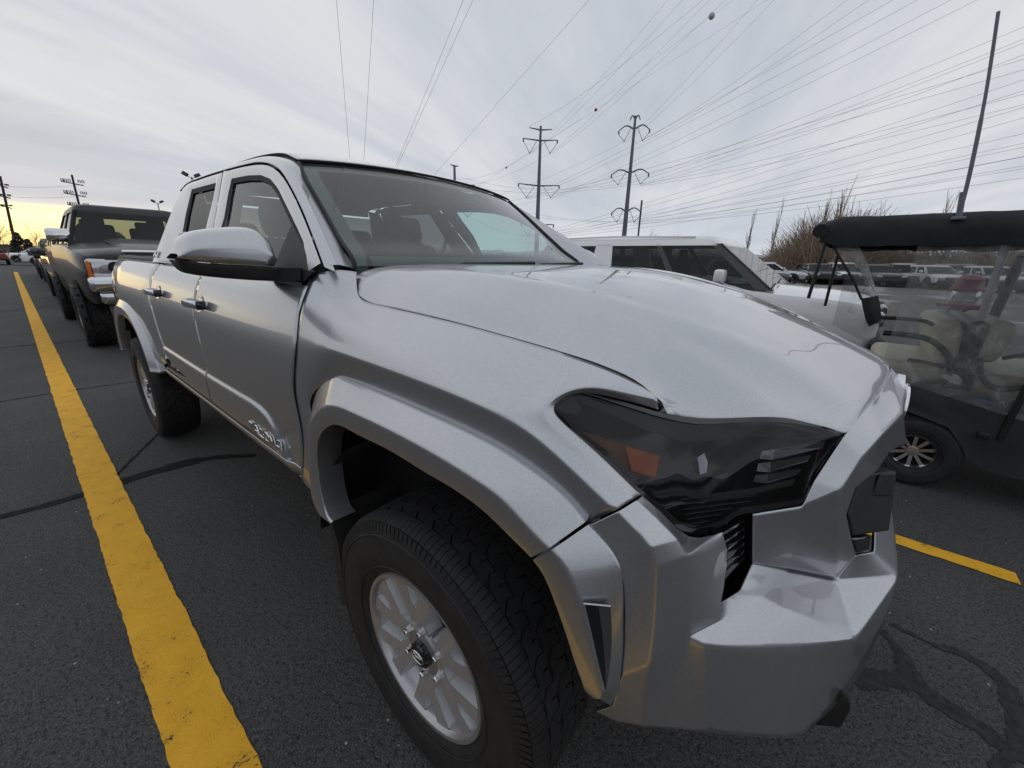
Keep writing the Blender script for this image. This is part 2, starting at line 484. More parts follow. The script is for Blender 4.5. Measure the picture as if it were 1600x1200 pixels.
# worn yellow paint
m = M('yellow_paint')
a = m.noise(90, 5, 0.7); b = m.noise(9, 4, 0.6); c = m.noise(340, 2)
worn = m.ramp(m.math('ADD', m.math('MULTIPLY', a, 0.6), m.math('MULTIPLY', b, 0.4)), [(0.37, 1.0), (0.415, 0.0)])
y_ = m.mix(m.ramp(b, [(0.3, 0.0), (0.7, 1.0)]), (0.80, 0.40, 0.012), (0.92, 0.50, 0.025))
y_ = m.mix(m.ramp(c, [(0.25, 0.5), (0.5, 0.0)]), y_, (0.30, 0.15, 0.01))
m.col(m.mix(worn, y_, (0.045, 0.042, 0.038))).set(Roughness=0.75)
m.bump(m.math('ADD', c, a), 0.4, 0.004)
simple('tar', (0.016, 0.016, 0.016), 0.85, var=0.3, scale=12, spec=0.15, bump=0.6, bscale=120)
random.seed(11)
def wavy_strip(pts, w, z, n=80, rough=0.008, ragged=None):
    P = resamp([Vector((x, y, 0)) for x, y in pts], n); rows = []; jit = [0, 0]
    for i, p in enumerate(P):
        t = (P[min(i + 1, n - 1)] - P[max(i - 1, 0)]).normalized(); s = Vector((-t.y, t.x, 0))
        ww = w[i * (len(w) - 1) // (n - 1)] if isinstance(w, list) else w
        jit[0] = jit[0] * .7 + random.uniform(-rough, rough); jit[1] = jit[1] * .7 + random.uniform(-rough, rough)
        rows.append([Vector((*(p + s * (ww / 2 + jit[0]))[:2], z)), Vector((*p[:2], z)), Vector((*(p - s * (ww / 2 + jit[1]))[:2], z))])
    return gridf(rows, flip=False)
def gpt(u, v): p = bp(u, v, z=0); return (p.x, p.y)
ll = [(0.5 * (a[0] + b[0]), 0.5 * (a[1] + b[1])) for a, b in [(gpt(132, 740), gpt(172, 740)), (gpt(192, 920), gpt(256, 920)), (gpt(250, 1090), gpt(340, 1090)), (gpt(289, 1199), gpt(389, 1199))]]
print('line', ll, [math.dist(gpt(192, 920), gpt(256, 920)), math.dist(gpt(289, 1199), gpt(389, 1199))])
def line_thing(name, y, x0, x1, w, label, group=None, ragged=0.0022):
    o = obj(name, wavy_strip([(x0, y), (x1, y)], w, .004, int(abs(x1 - x0) / .02), ragged), 'yellow_paint')
    tag(o, kind='structure'); return o
line_thing('yellow_line', -1.344, 1.9, -42.0, .168, '')
_a, _b = gpt(1413, 847), gpt(1591, 906)
line_thing('yellow_line', (_a[1] + _b[1]) / 2, _b[0], -14.0, .10, '', ragged=.002)

# tar seams, cracks and damp tyre marks, traced on the ground
simple('damp', (0.040, 0.039, 0.038), 0.8, var=0.4, scale=40, spec=0.2, bump=0.7, bscale=150)
def seam(px, w, mat='tar', nm='tar_seam', z=.0035, rough=.004, n=70):
    P_ = cr([(*gpt(u, v), 0) for u, v in px], n)
    o = obj(nm, wavy_strip([(p.x, p.y) for p in P_], w, z, n, rough), mat); tag(o, kind='structure')
seam([(-10, 811), (40, 798), (120, 776), (200, 750), (260, 732), (330, 716), (400, 712)], [.05, .07, .10, .09, .12, .07, .05, .03])
seam([(150, 775), (190, 735), (235, 690), (250, 676)], .02)
seam([(-10, 630), (60, 618), (140, 606), (212, 596)], .018)
seam([(-10, 545), (40, 540), (100, 535), (150, 528)], .03)
seam([(-10, 487), (30, 485), (80, 478)], .05)
seam([(-10, 446), (50, 444), (70, 443)], .08)
seam([(1376, 985), (1400, 1010), (1418, 1050), (1450, 1085), (1520, 1130), (1600, 1190), (1640, 1220)], [.03, .05, .06, .07, .06, .04, .03], 'damp', 'damp_mark', .0028, .006)
seam([(1395, 975), (1450, 1005), (1520, 1030), (1568, 1068), (1588, 1115), (1580, 1170), (1560, 1210)], [.02, .03, .05, .05, .04, .04, .03], 'damp', 'damp_mark', .0032, .006)
seam([(1330, 1060), (1380, 1062), (1430, 1066)], .07, 'damp', 'damp_mark', .0024, .006)
# ================================================================== the silver pickup
# frame: x forward, y to its left, z up; origin on the ground under the front axle
def smooth_tab(tab, n=60):
    P = cr([(a, b, 0) for a, b in tab], n)
    return [(p.x, p.y) for p in P]
SIDE = smooth_tab([(0.60, .938), (0.80, .941), (.90, .943), (.959, .945), (1.053, .947), (1.12, .9465), (1.165, .941), (1.208, .930), (1.25, .917), (1.29, .900), (1.325, .875), (1.35, .853), (1.38, .825)])
LEDGE = smooth_tab([(-2.6, .884), (-1.52, .876), (-1.06, .879), (-.90, .879), (-.80, .862), (-.73, .815), (-.68, .75), (-.63, .67), (-.55, .52)])
def sstep(a, b, t):
    t = min(max((t - a) / (b - a), 0), 1); return t * t * (3 - 2 * t)
def Yd(x, z):
    y = interp(SIDE, z)
    if x > -2.42:
        d = z - interp(LEDGE, x)
        y += 0.011 * sstep(0.013, -0.013, d)
    if z < 0.74: y -= 0.9 * max(0.0, 0.735 - z) ** 1.25
    if x < -3.4: y -= 0.085 * sstep(-3.4, -4.6, x)
    return y
def bside(u, v, off=0.0):
    d = ray(u, v); prev = None; lo = 0.2
    for i in range(1200):
        t = 0.2 + i * 0.01
        p = CAM_C + d * t
        g = -p.y - Yd(p.x, p.z) - off
        if prev is not None and prev > 0 >= g:
            a, b = t - 0.01, t
            for _ in range(30):
                m = (a + b) / 2; p = CAM_C + d * m
                if -p.y - Yd(p.x, p.z) - off > 0: a = m
                else: b = m
            return CAM_C + d * a
        prev = g
    return CAM_C + d * 2
DFp = [bside(*q) for q in [(495, 426), (485, 440), (476, 462), (467, 490), (464, 530), (460, 570), (459, 612), (464, 640), (470, 668), (474, 716), (482, 765)]]
DF = smooth_tab(sorted([(p.z, p.x) for p in DFp]))
BG = [(0, -1.50), (2, -1.50)]
BD = smooth_tab(sorted([(p.z, p.x) for p in [bside(*q) for q in [(246, 417), (239, 429), (235, 444), (234, 457), (240, 493), (250, 525), (257, 552), (259, 572), (266, 597)]]]))
DOOR_BOTTOM = 0.735
def BELT(x): return interp([(-2.5, 1.348), (-1.0, 1.335), (-0.60, 1.318), (-.5, 1.316)], x)

truck = thing('pickup_truck', 'silver double cab pickup truck with flared arches parked along the yellow line', 'pickup truck')
def both(name, vf, mat, smooth=None, mods=(), parent=None):
    a = obj(name, vf, mat, parent or truck, smooth, mods)
    b = obj(name, mirror(vf), mat, parent or truck, smooth, mods)
    return a, b

# ---- doors and bed sides: skinned on the side profile, gaps left open between the panels
def side_panel(front, rear, ztop, nx, gapf=0.002, gapr=0.002, zbot=DOOR_BOTTOM, ledge=True):
    cols = []
    for j in range(nx):
        w = j / (nx - 1)
        col = []
        def pt(z):
            a, b = interp(front, z) - gapf, interp(rear, z) + gapr
            x = a + (b - a) * w
            return Vector((x, -Yd(x, z), z))
        xm = interp(front, 1.1) * (1 - w) + interp(rear, 1.1) * w
        zt = ztop(xm)
        L = interp(LEDGE, xm) if ledge else 0.88
        zs = [zt + (L + 0.10 - zt) * k / 20 for k in range(20)] + [L + d for d in (.10, .06, .035, .022, .016, .010, .004, -.002, -.008, -.014, -.022, -.035)]
        last = L - .035
        zs += [last + (zbot - last) * k / 5 for k in (1, 2, 3, 4, 5)]
        zs = [max(z, zbot + 0.0006 * (len(zs) - 1 - i)) for i, z in enumerate(zs)]
        cols.append([pt(z) for z in zs])
    return gridf(list(map(list, zip(*cols))))
fd = both('front_door', side_panel(DF, BG, BELT, 44), 'silver', 40, [SOL(0.03)])
rd = both('rear_door', side_panel(BG, BD, BELT, 36), 'silver', 40, [SOL(0.03)])
# rocker panel with bright flange under the doors
rk = []
for z, dy in ((.731, 0), (.71, -.003), (.68, -.015), (.655, -.034), (.645, -.05)):
    rk.append([Vector((x, -(Yd(x, .731) + dy), z)) for x in [-.60 - 1.86 * k / 40 for k in range(41)]])
both('rocker_panel', gridf(rk), 'silver', 40, [SOL(0.02)])
both('sill_flange', tube([Vector((x, -(Yd(-1.5, .731) - .047), .645)) for x in (-.625, -1.2, -1.8, -2.44)], 0.006, 6), 'satin_metal', 40)

# bed side with wheel arch cut-out
RX, RZ = -3.35, 0.40
def arch_r(a): return 0.575 + 0.03 * math.cos(2 * a)     # radius of the rear opening by angle
BEDTOP = 1.352
def bed_side():
    rows = []
    angs = [R(205) - R(230) * k / 60 for k in range(61)]
    zb = 0.66
    inner, outer = [], []
    for a in angs:
        inner.append(Vector((RX + .60 * math.cos(a), 0, max(RZ + .60 * math.sin(a), zb))))
        # outer boundary: rectangle of the bed side
        c, s = math.cos(a), math.sin(a)
        tx = ((-2.425 - RX) / c) if c > 1e-6 else (((-4.46 - RX) / c) if c < -1e-6 else 9)
        tz = ((BEDTOP - RZ) / s) if s > 1e-6 else 9
        t = min(tx, tz)
        outer.append(Vector((RX + t * c, 0, max(RZ + t * s, zb))))
    # the rectangle corners must be hit exactly
    for cx, cz in ((-2.425, BEDTOP), (-4.46, BEDTOP)):
        i = min(range(61), key=lambda k: (outer[k] - Vector((cx, 0, cz))).length)
        outer[i] = Vector((cx, 0, cz))
    for k in range(15):
        w = k / 14
        rows.append([Vector((p.x, -Yd(p.x, p.z), p.z)) for p in [i.lerp(o, w) for i, o in zip(inner, outer)]])
    # front edge follows the cab gap
    for r in rows:
        for p in r:
            if p.x > -2.7:
                e = interp(BD, p.z) - .006
                p.x += (e + 2.425) * sstep(-2.75, -2.425, p.x)
    return gridf(rows)
both('bed_side', bed_side(), 'silver', 40, [SOL(0.02)])
both('bed_rail_cap', loft([[(x, -(Yd(x, 1.352) + .004), 1.335) for x in (-2.43, -3, -3.6, -4.1, -4.46)], [(x, -(Yd(x, 1.352) + .003), 1.368) for x in (-2.43, -3, -3.6, -4.1, -4.46)],
      [(x, -(Yd(x, 1.352) - .09), 1.372) for x in (-2.43, -3, -3.6, -4.1, -4.46)], [(x, -(Yd(x, 1.352) - .09), 1.32) for x in (-2.43, -3, -3.6, -4.1, -4.46)]], 24, .012), 'black_plastic', 40)
obj('bed_floor', box(-3.45, 0, .80, 2.0, 1.5, .04), 'black_plastic', truck)
both('bed_inner_wall', box(-3.45, -.77, 1.08, 2.0, .03, .53), 'black_plastic')
obj('tailgate', rbox(-4.44, 0, 1.08, .06, 1.42, .54, .02), 'silver', truck, 30)
obj('rear_bumper', merge(rbox(-4.55, 0, .68, .16, 1.66, .17, .03), rbox(-4.58, 0, .78, .10, .9, .03, .01)), 'black_plastic', truck, 30)
both('tail_lamp', rbox(-4.48, -.66, 1.16, .04, .13, .36, .015), 'paint_red', 30)

# ---- flares: feature lines traced on the arch, front pair in two pieces split at the bumper seam
def P3(lst, y): return [bp(u, v, y=y) for u, v in lst]
FTk = [Vector((-.448, -.931, .66)), Vector((-.462, -.934, .72)), Vector((-.470, -.938, .82)), Vector((-.468, -.938, .92)), Vector((-.445, -.936, 1.00))] + P3([(500, 603), (514, 593), (524, 589), (540, 594), (600, 618), (660, 644), (720, 671), (780, 702), (820, 728), (860, 758), (890, 786), (914, 816)], -.932)
FMk = P3([(516, 819), (498, 804), (488, 783), (483, 740), (482, 704), (482, 668), (488, 654), (500, 640), (514, 634), (526, 635), (560, 649), (620, 678), (680, 711), (730, 742), (780, 777), (820, 820), (840, 841), (857, 857)], -.975)
ALk = P3([(519, 815), (511, 806), (502, 775), (497, 745), (494, 708), (496, 688), (502, 676), (514, 666), (524, 664), (534, 667), (560, 681), (610, 706), (660, 737), (710, 767), (750, 796), (800, 844), (828, 872)], -.970)
FTb = P3([(919, 820), (936, 838), (956, 862), (968, 884), (973, 910), (974, 980), (974, 1010), (970, 1056), (966, 1080), (954, 1103)], -.932)
FMb = P3([(861, 860), (874, 874), (886, 894), (898, 920), (908, 946), (920, 1000), (932, 1038), (941, 1075), (938, 1092)], -.975)
ALb = P3([(831, 876), (844, 894), (856, 918), (868, 950), (884, 996), (896, 1034), (906, 1062), (914, 1082), (926, 1092)], -.970)
def inward(c, d=.075, k=0.0): return [Vector((p.x + k * p.x, p.y + d, p.z - .004)) for p in c]
both('fender_flare', loft([[p + Vector((0, .03, 0)) for p in FTk], FTk, FMk, ALk, inward(ALk)], 90, [0, .006, .007, .005, 0], 4, 2, flip=True), 'silver', 50)
both('bumper_flare', loft([[p + Vector((0, .03, 0)) for p in FTb], FTb, FMb, ALb, inward(ALb)], 50, [0, .004, .007, .005, 0], 4, 2, flip=True), 'silver', 50)
# rear flare: same section swept round the rear opening
def rear_flare():
    a0, a1, n = R(203), R(-27), 70
    def ring(r, y, flat):
        pts = []
        for k in range(n):
            a = a0 + (a1 - a0) * k / (n - 1)
            # squarish arch
            c, s = math.cos(a), math.sin(a)
            q = (abs(c) ** 2.7 + abs(s) ** 2.7) ** (-1 / 2.7)
            x, z = RX + r * q * c * 1.0, RZ + r * q * s * 1.02
            pts.append(Vector((x, y, max(z, .62 + .0005 * k if z < .62 else z))))
        return pts
    c = [ring(.665, -.90, 0), ring(.665, -.938, 0), ring(.605, -.975, 0), ring(.548, -.970, 0), ring(.545, -.90, 0)]
    return loft(c, n, [0, .006, .007, .005, 0], 4, 2, flip=True)
both('rear_flare', rear_flare(), 'silver', 50)

# ---- front fender: subdivision cage on traced lines
class Cage:
    def __init__(s): s.v = {}; s.f = []; s.c = {}; s.vc = []
    def p(s, k, u, v, y): s.v[k] = bp(u, v, y=y); return s
    def cage(s, name, mat, parent, levels=3, mods=(), mir=False):
        keys = list(s.v); idx = {k: i for i, k in enumerate(keys)}
        V = [s.v[k] for k in keys]; F = [tuple(idx[k] for k in f) for f in s.f]
        if mir: V = [Vector((p.x, -p.y, p.z)) for p in V]; F = [tuple(reversed(f)) for f in F]
        me = bpy.data.meshes.new(name); me.from_pydata(V, [], F)
        at = me.attributes.new('crease_edge', 'FLOAT', 'EDGE')
        for e in me.edges:
            a, b = keys[e.vertices[0]], keys[e.vertices[1]]
            at.data[e.index].value = s.c.get((a, b), s.c.get((b, a), 0.0))
        if s.vc:
            av = me.attributes.new('crease_vert', 'FLOAT', 'POINT')
            for k in s.vc: av.data[idx[k]].value = 1.0
        for q in me.polygons: q.use_smooth = True
        o = bpy.data.objects.new(name, me); COL.objects.link(o); o.parent = parent
        me.materials.append(MAT[mat]); me.materials.append(MAT['seam'])
        for m in [SUB(levels)] + list(mods):
            mod = o.modifiers.new(m[0], m[0])
            for k, v in m[1].items(): setattr(mod, k, v)
        return o
fc = Cage()
T = [(476, 462, None), (515, 463, -.860), (556.5, 463, -.816), (572, 473, -.815), (620, 483, -.812), (700, 501, -.805), (780, 522.5, -.797), (860, 545.5, -.788)]
FC_ = [(463.5, 540, None), (486, 549, -.944), (506, 543, -.943), (530, 551, -.941), (570, 565, -.940), (640, 590, -.940), (720, 621, -.940), (790, 652, -.939)]
FT_ = [(459, 606, None), (480, 626, -.935), (498, 603, -.928), (522, 588, -.924), (562, 602, -.922), (630, 630, -.922), (710, 666, -.922), (780, 701, -.922)]
for j, (u, v, y) in enumerate(T): fc.v['T', j] = bside(u, v) + Vector((.003, 0, 0)) if y is None else bp(u, v, y=y)
for j, (u, v, y) in enumerate(FC_): fc.v['C', j] = bside(u, v) + Vector((.003, 0, 0)) if y is None else bp(u, v, y=y)
for j, (u, v, y) in enumerate(FT_): fc.v['F', j] = bside(u, v) + Vector((.003, 0, 0)) if y is None else bp(u, v, y=y)
for j in range(8):
    a, c = fc.v['T', j], fc.v['C', j]
    for nm, w, bul in (('U', .34, .56), ('W', .70, .88)):
        p = a.lerp(c, w)
        yy = a.y + (c.y - a.y) * bul
        if j == 0:
            p = Vector((p.x, -Yd(p.x, p.z), p.z))
        else: p = Vector((p.x, yy if j > 1 else (yy * .5 + -Yd(p.x, p.z) * .5), p.z))
        fc.v[nm, j] = p
for j in range(7):
    for a, b in (('T', 'U'), ('U', 'W'), ('W', 'C'), ('C', 'F')):
        fc.f.append(((a, j), (b, j), (b, j + 1), (a, j + 1)))
for j in range(1, 7): fc.c[('C', j), ('C', j + 1)] = .3 if j < 2 else (.65 if j < 3 else .93)
# upper rear corner beside the cowl
for k, (u, v, y) in enumerate([(497, 427, -.852), (528, 420, -.808), (557, 425, -.768)]): fc.v['A', k] = bp(u, v, y=y)
for k in range(2): fc.f.append((('A', k), ('T', k), ('T', k + 1), ('A', k + 1)))
# rear skirt between the door and the flare
zz = [(.93, 'S1'), (.83, 'S2'), (.73, 'S3'), (.65, 'S4')]
prev = (('F', 0), ('F', 1))
for z, n in zz:
    x0 = interp(DF, z) + .004
    fc.v[n, 0] = Vector((x0, -.940 if z > .7 else -.930, z)); fc.v[n, 1] = Vector((-.462 + .02 * (z < .7), -.934, z))
    fc.f.append((prev[0], (n, 0), (n, 1), prev[1])); prev = ((n, 0), (n, 1))
# around the lamp
fc.p('Q1', 905, 597, -.872).p('Q2', 962, 608, -.835).p('Q3', 1027, 624, -.775).p('P0', 845, 632, -.915).p('H8', 853, 655, -.920).p('H9', 897, 694, -.915).p('H9b', 940, 733, -.905).p('H10', 990, 780, -.892)
fc.p('A8', 940, 571.5, -.780).p('A9', 994, 596.5, -.772).p('A10', 1026, 620, -.768)
fc.p('C8', 835, 681, -.937).p('C9', 880, 720, -.934).p('C10', 963, 796.5, -.928)
fc.p('F8', 820, 727, -.923).p('F9', 862, 759, -.923).p('F10', 916, 818, -.923)
U7, W7, T7, C7, F7 = ('U', 7), ('W', 7), ('T', 7), ('C', 7), ('F', 7)
fc.v[U7] = bp(850, 588, y=-.868); fc.v[W7] = bp(825, 628, y=-.912)
fc.f += [(T7, U7, 'Q1', 'A8'), ('A8', 'Q1', 'Q2', 'A9'), ('A9', 'Q2', 'Q3', 'A10'), (U7, W7, 'P0', 'Q1'), (W7, C7, 'H8', 'P0'),
         (C7, 'C8', 'H9', 'H8'), ('C8', 'C9', 'H9b', 'H9'), ('C9', 'C10', 'H10', 'H9b'), (C7, F7, 'F8', 'C8'), ('C8', 'F8', 'F9', 'C9'), ('C9', 'F9', 'F10', 'C10')]
inn = {'Q3': (1029, 640, -.768), 'Q2': (958, 620.5, -.825), 'Q1': (903, 608, -.866), 'P0': (860, 632, -.903), 'H8': (868, 651, -.903), 'H9': (911, 687, -.897), 'H9b': (953, 726, -.885), 'H10': (1001, 773, -.868)}
chain = ['Q3', 'Q2', 'Q1', 'P0', 'H8', 'H9', 'H9b', 'H10']
for k in chain: fc.p('i' + k, *inn[k]); fc.v['j' + k] = fc.v['i' + k] + Vector((-.004, .009, -.004))
for a, b in zip(chain, chain[1:]):
    fc.f.append((a, b, 'i' + b, 'i' + a)); fc.f.append(('i' + a, 'i' + b, 'j' + b, 'j' + a))
    fc.c[a, b] = .55 if a.startswith('H') or b.startswith('H') else .3; fc.c['i' + a, 'i' + b] = .9
for a, b in ((C7, 'C8'), ('C8', 'C9'), ('C9', 'C10')): fc.c[a, b] = .93
# sharp boundary corners
fc.vc = ['H10', 'C10', 'F10', 'iH10', 'A10', 'Q3', 'iQ3', ('A', 0), ('A', 2)]
fc.cage('front_fender', 'silver', truck, 3, [SOL(0.012, -1)])
fc.cage('front_fender', 'silver', truck, 3, [SOL(0.012, -1)], mir=True)

# ---- hood
XH = [(-.60, .675), (-.55, .697), (-.475, .724), (-.40, .745), (-.30, .770), (-.2, .787), (-.1, .797), (0, .80), (.6, .70)]
_hf = [bp(u, v, y=y) for u, v, y in [(1031, 628, -.760), (1035, 641, -.751), (1085, 649.5, -.705), (1130, 649.5, -.655), (1197, 647.5, -.592), (1222, 648.5, -.565), (1240, 651, -.545), (1265, 657, -.52), (1313, 668, -.478)]]
_hf += [bp(u, v, y=y) for u, v, y in [(1340, 640, -.40), (1360, 618, -.31), (1376, 598, -.20), (1388, 574, -.06)]]
print('hood front', [tuple(round(c, 3) for c in p) for p in _hf])
HFx = sorted([(abs(p.y), p.x) for p in _hf if p.y < 0]); HFz = sorted([(abs(p.y), p.z) for p in _hf if p.y < 0])
HFx = smooth_tab([(0, .792)] + [t for t in HFx if t[0] > .04]); HFz = smooth_tab([(0, HFz[0][1] + .001)] + [t for t in HFz if t[0] > .04])
HRz = smooth_tab([(0, 1.379), (.3, 1.379), (.5, 1.377), (.62, 1.370), (.68, 1.358), (.715, 1.342), (.738, 1.318), (.757, 1.292)], 90)
_eg = [fc.v['T', j] for j in range(2, 8)] + [fc.v['A8'], fc.v['A9']] + [_hf[0]]
_eg = cr(_eg, 80)
EY = [(p.x, -p.y - .0045) for p in _eg]; EZ_ = [(p.x, p.z) for p in _eg]
def hoodp(w, y):
    """w 0 at the cowl, 1 at the leading edge"""
    a = min(abs(y), .757)
    xf = interp(HFx, a)
    xr = -.462
    zf = interp(HFz, a)
    x = xr + (xf - xr) * w
    def mod(aa):
        zr = interp(HRz, aa)
        return zr + (interp(HFz, aa) - zr) * w ** (2.7 - .5 * sstep(.6, .757, aa))
    z = mod(a) + (interp(EZ_, x) - mod(.757)) * sstep(.60, .757, a)
    # raised shoulder crease running forward from the cowl corner
    yc = .70 - .34 * w ** 1.2
    z += .006 * sstep(.085, .0, abs(a - yc)) * (1 - sstep(.75, 1, w)) * sstep(0, .15, w)
    k = (interp(EY, x) / .757 - 1) * (a / .757) ** 2
    return Vector((x, y * (1 + k), z))
ys = [-.757 + .0015 * 0] + [-.757 + k for k in (.004, .009, .015, .022, .03, .04, .055)]
ys += [-.69 + .69 * k / 34 for k in range(35)]
ys = ys + [-y for y in reversed(ys[:-1])]
ws = [k / 60 for k in range(61)]
hood_rows = [[hoodp(w, y) for y in ys] for w in ws]
# rolled front lip
lip = [p + Vector((.006, 0, -.010)) for p in hood_rows[-1]]; lip2 = [p + Vector((-.01, 0, -.03)) for p in hood_rows[-1]]
obj('hood', gridf(hood_rows + [lip, lip2], flip=True), 'silver', truck, 60, [SOL(0.01)])
obj('cowl', gridf([[Vector((-.455, y, interp(HRz, abs(y)) - .012)) for y in ys], [Vector((-.64, y, 1.325 if abs(y) < .7 else 1.30)) for y in ys]]), 'black_plastic', truck, 40)

# ---- greenhouse
def gpy(z): return -(.868 - (z - 1.34) * .494)
def gp(x, z, off=0.0): return Vector((x, gpy(z) - off * .897, z + off * .443))
GN = (0, -.897, .443)
def bgp(u, v): return bplane(u, v, (0, -.868, 1.34), GN)
RG = [bgp(*q) for q in [(507, 419), (498, 395), (490, 373), (467.5, 318.5), (449.5, 284), (437.5, 267.5), (422.5, 257), (407.5, 255), (385, 258), (340, 270), (310, 280), (292, 287.5), (281, 299)]]
print('RG', [tuple(round(c, 3) for c in p) for p in RG])
CABR = RG[-1].x - .02
def rgz(z):
    P_ = cr(RG[:8], 160); return min(P_, key=lambda p: abs(p.z - z))
RGm = [RG[0], rgz(1.457), rgz(1.552), rgz(1.668), rgz(1.722)] + RG[7:]
WE = [Vector(p) for p in [(-.560, -.705, 1.362), (-.680, -.687, 1.455), (-.805, -.667, 1.552), (-.955, -.645, 1.668), (-1.04, -.622, 1.733), (-1.22, -.595, 1.782), (-1.45, -.585, 1.806), (-1.8, -.582, 1.813), (-2.1, -.582, 1.804), (-2.40, -.583, 1.790), (CABR + .02, -.585, 1.765)]]
mid = []
for a_, c_ in zip(RGm, WE):
    p = a_.lerp(c_, .48); mid.append(p + Vector((.012, -.012, .012)))
RGo = [p + Vector((0, -.002, .004)) for p in RGm]
RGi = [p + Vector((0, .03, -.010)) for p in RGm]
both('a_pillar_and_roof_rail', loftu([RGi, RGo, mid, WE], 10, [0, .006, .05, 0], 6, flip=True), 'silver', 50)
# roof skin
rr = []
wre = cr(WE[4:], 40)
for k, p in enumerate(wre):
    row = []
    for j in range(41):
        t = -1 + 2 * j / 40
        fwd = .070 * (1 - t * t) * max(0, 1 - k / 6.0)
        row.append(Vector((p.x + fwd, p.y * -t if False else abs(p.y) * t, p.z + .004 + (.026 + .018 * min(1, k / 8)) * (1 - t ** 2) ** .8)))
    rr.append(row)
obj('roof', gridf(rr, flip=True), 'silver', truck, 60, [SOL(0.01)])
# windscreen
WB = [Vector((-.565, -.70, 1.352)), Vector((-.525, -.4, 1.352)), Vector((-.512, 0, 1.352)), Vector((-.525, .4, 1.352)), Vector((-.565, .70, 1.352))]
WT = [rr[0][0] + Vector((0, .006, -.006)), rr[0][10] + Vector((0, 0, -.006)), rr[0][20] + Vector((0, 0, -.006)), rr[0][30] + Vector((0, 0, -.006)), rr[0][40] + Vector((0, -.006, -.006))]
_we = cr([Vector((-.572, -.705, 1.348))] + WE[0:5], 60)
def wsp(s, t, off=0.0):
    """s across 0..1, t up 0..1"""
    i = t * 59; k = min(int(i), 58); e = _we[k].lerp(_we[k + 1], i - k)
    q = 2 * s - 1; bow = max(0.0, 1 - q * q)
    yy = (abs(e.y) - .004) * q
    return Vector((e.x + (.045 + .025 * t) * bow, yy, e.z + .026 * t * bow ** .8)) + Vector((.62, 0, .78)) * off
obj('windshield', gridf([[wsp(j / 48, i / 24) for j in range(49)] for i in range(25)]), 'glass_windshield', truck, 60)
def wstrip(s0, s1, t0, t1, off=-.004, n=24):
    return gridf([[wsp(s0 + (s1 - s0) * j / n, t0 + (t1 - t0) * i / 6, off) for j in range(n + 1)] for i in range(7)])
obj('windshield_frit', merge(wstrip(0, .045, 0, 1, n=4), wstrip(.955, 1, 0, 1, n=4), wstrip(.045, .955, 0, .12), wstrip(.045, .955, .93, 1)), 'gloss_black', truck, 60)
both('windshield_trim', tube([wsp(0, i / 20, .004) for i in range(21)], .007, 6), 'black_plastic', 60)
for y0, L in ((-.30, .62), (.22, .62)):
    s0 = .5 + y0 / 1.4
    pts = [wsp(s0, .015, .02), wsp(s0 + .03, .03, .018)] + [wsp(s0 + .05 + .30 * k / 6, .035 + .01 * k / 6, .014) for k in range(7)]
    w_ = obj('wiper', merge(tube(pts, .008, 6), tube([p + Vector((-.004, 0, -.010)) for p in pts[2:]], .005, 5)), 'black_plastic', truck, 60)
# sticker sheet behind the glass on the driver's corner
st = obj('windshield_sheet', gridf([[wsp(.875 + .07 * i / 4, .045 + .13 * j / 4, -.012) for i in range(5)] for j in range(5)]), 'paper', truck, 60)
def ink_rows():
    parts = []
    random.seed(3)
    for r_ in range(6):
        t0 = .06 + .018 * r_
        s = .882
        while s < .935:
            w = random.uniform(.004, .012)
            parts.append(gridf([[wsp(a, b, -.0105) for a in (s, min(s + w, .938))] for b in (t0, t0 + (.012 if r_ == 4 else .006))]))
            s += w + .003
    return merge(*parts)
obj('print', ink_rows(), 'ink', st)

# door window frames, glass, seals (drawn in the plane of the door glass, x and z)
def xz(p): return (p.x, p.z)
BZ = 1.325
fg = [bgp(*q) for q in [(350, 340), (356, 305), (361.8, 279), (388, 274), (407.5, 273.5), (422.5, 279.5), (434.5, 294.5), (447, 320), (460, 347), (474, 380)]]
print('front glass', [tuple(round(c, 3) for c in p) for p in fg])
xB = fg[0].x - (fg[1].x - fg[0].x) * 0.25
front_glass = [(fg[0].x + .05, BZ)] + [xz(p) for p in fg] + [(fg[-1].x + .085, BZ + .01)]
rg = [bgp(*q) for q in [(284, 369), (290, 335), (299.5, 296), (337.8, 285.5), (333, 310)]]
print('rear glass', [tuple(round(c, 3) for c in p) for p in rg])
rear_glass = [(rg[0].x + .04, BZ + .02), xz(rg[0]), xz(rg[1]), xz(rg[2]), (rg[2].x * .5 + rg[3].x * .5, rg[3].z + .004), xz(rg[3]), xz(rg[4]), (rg[4].x + .15, BZ)]
def poly_fill(poly, off):
    P = [gp(x, z, off) for x, z in poly]; return P, [tuple(range(len(P)))]
def dense(poly, n=60, closed=False):
    return [(p.x, p.z) for p in cr([(x, 0, z) for x, z in poly], n)]
fgd = resamp([Vector((x, 0, z)) for x, z in front_glass], 90); fgd = [(p.x, p.z) for p in fgd]
rgd = resamp([Vector((x, 0, z)) for x, z in rear_glass], 90); rgd = [(p.x, p.z) for p in rgd]
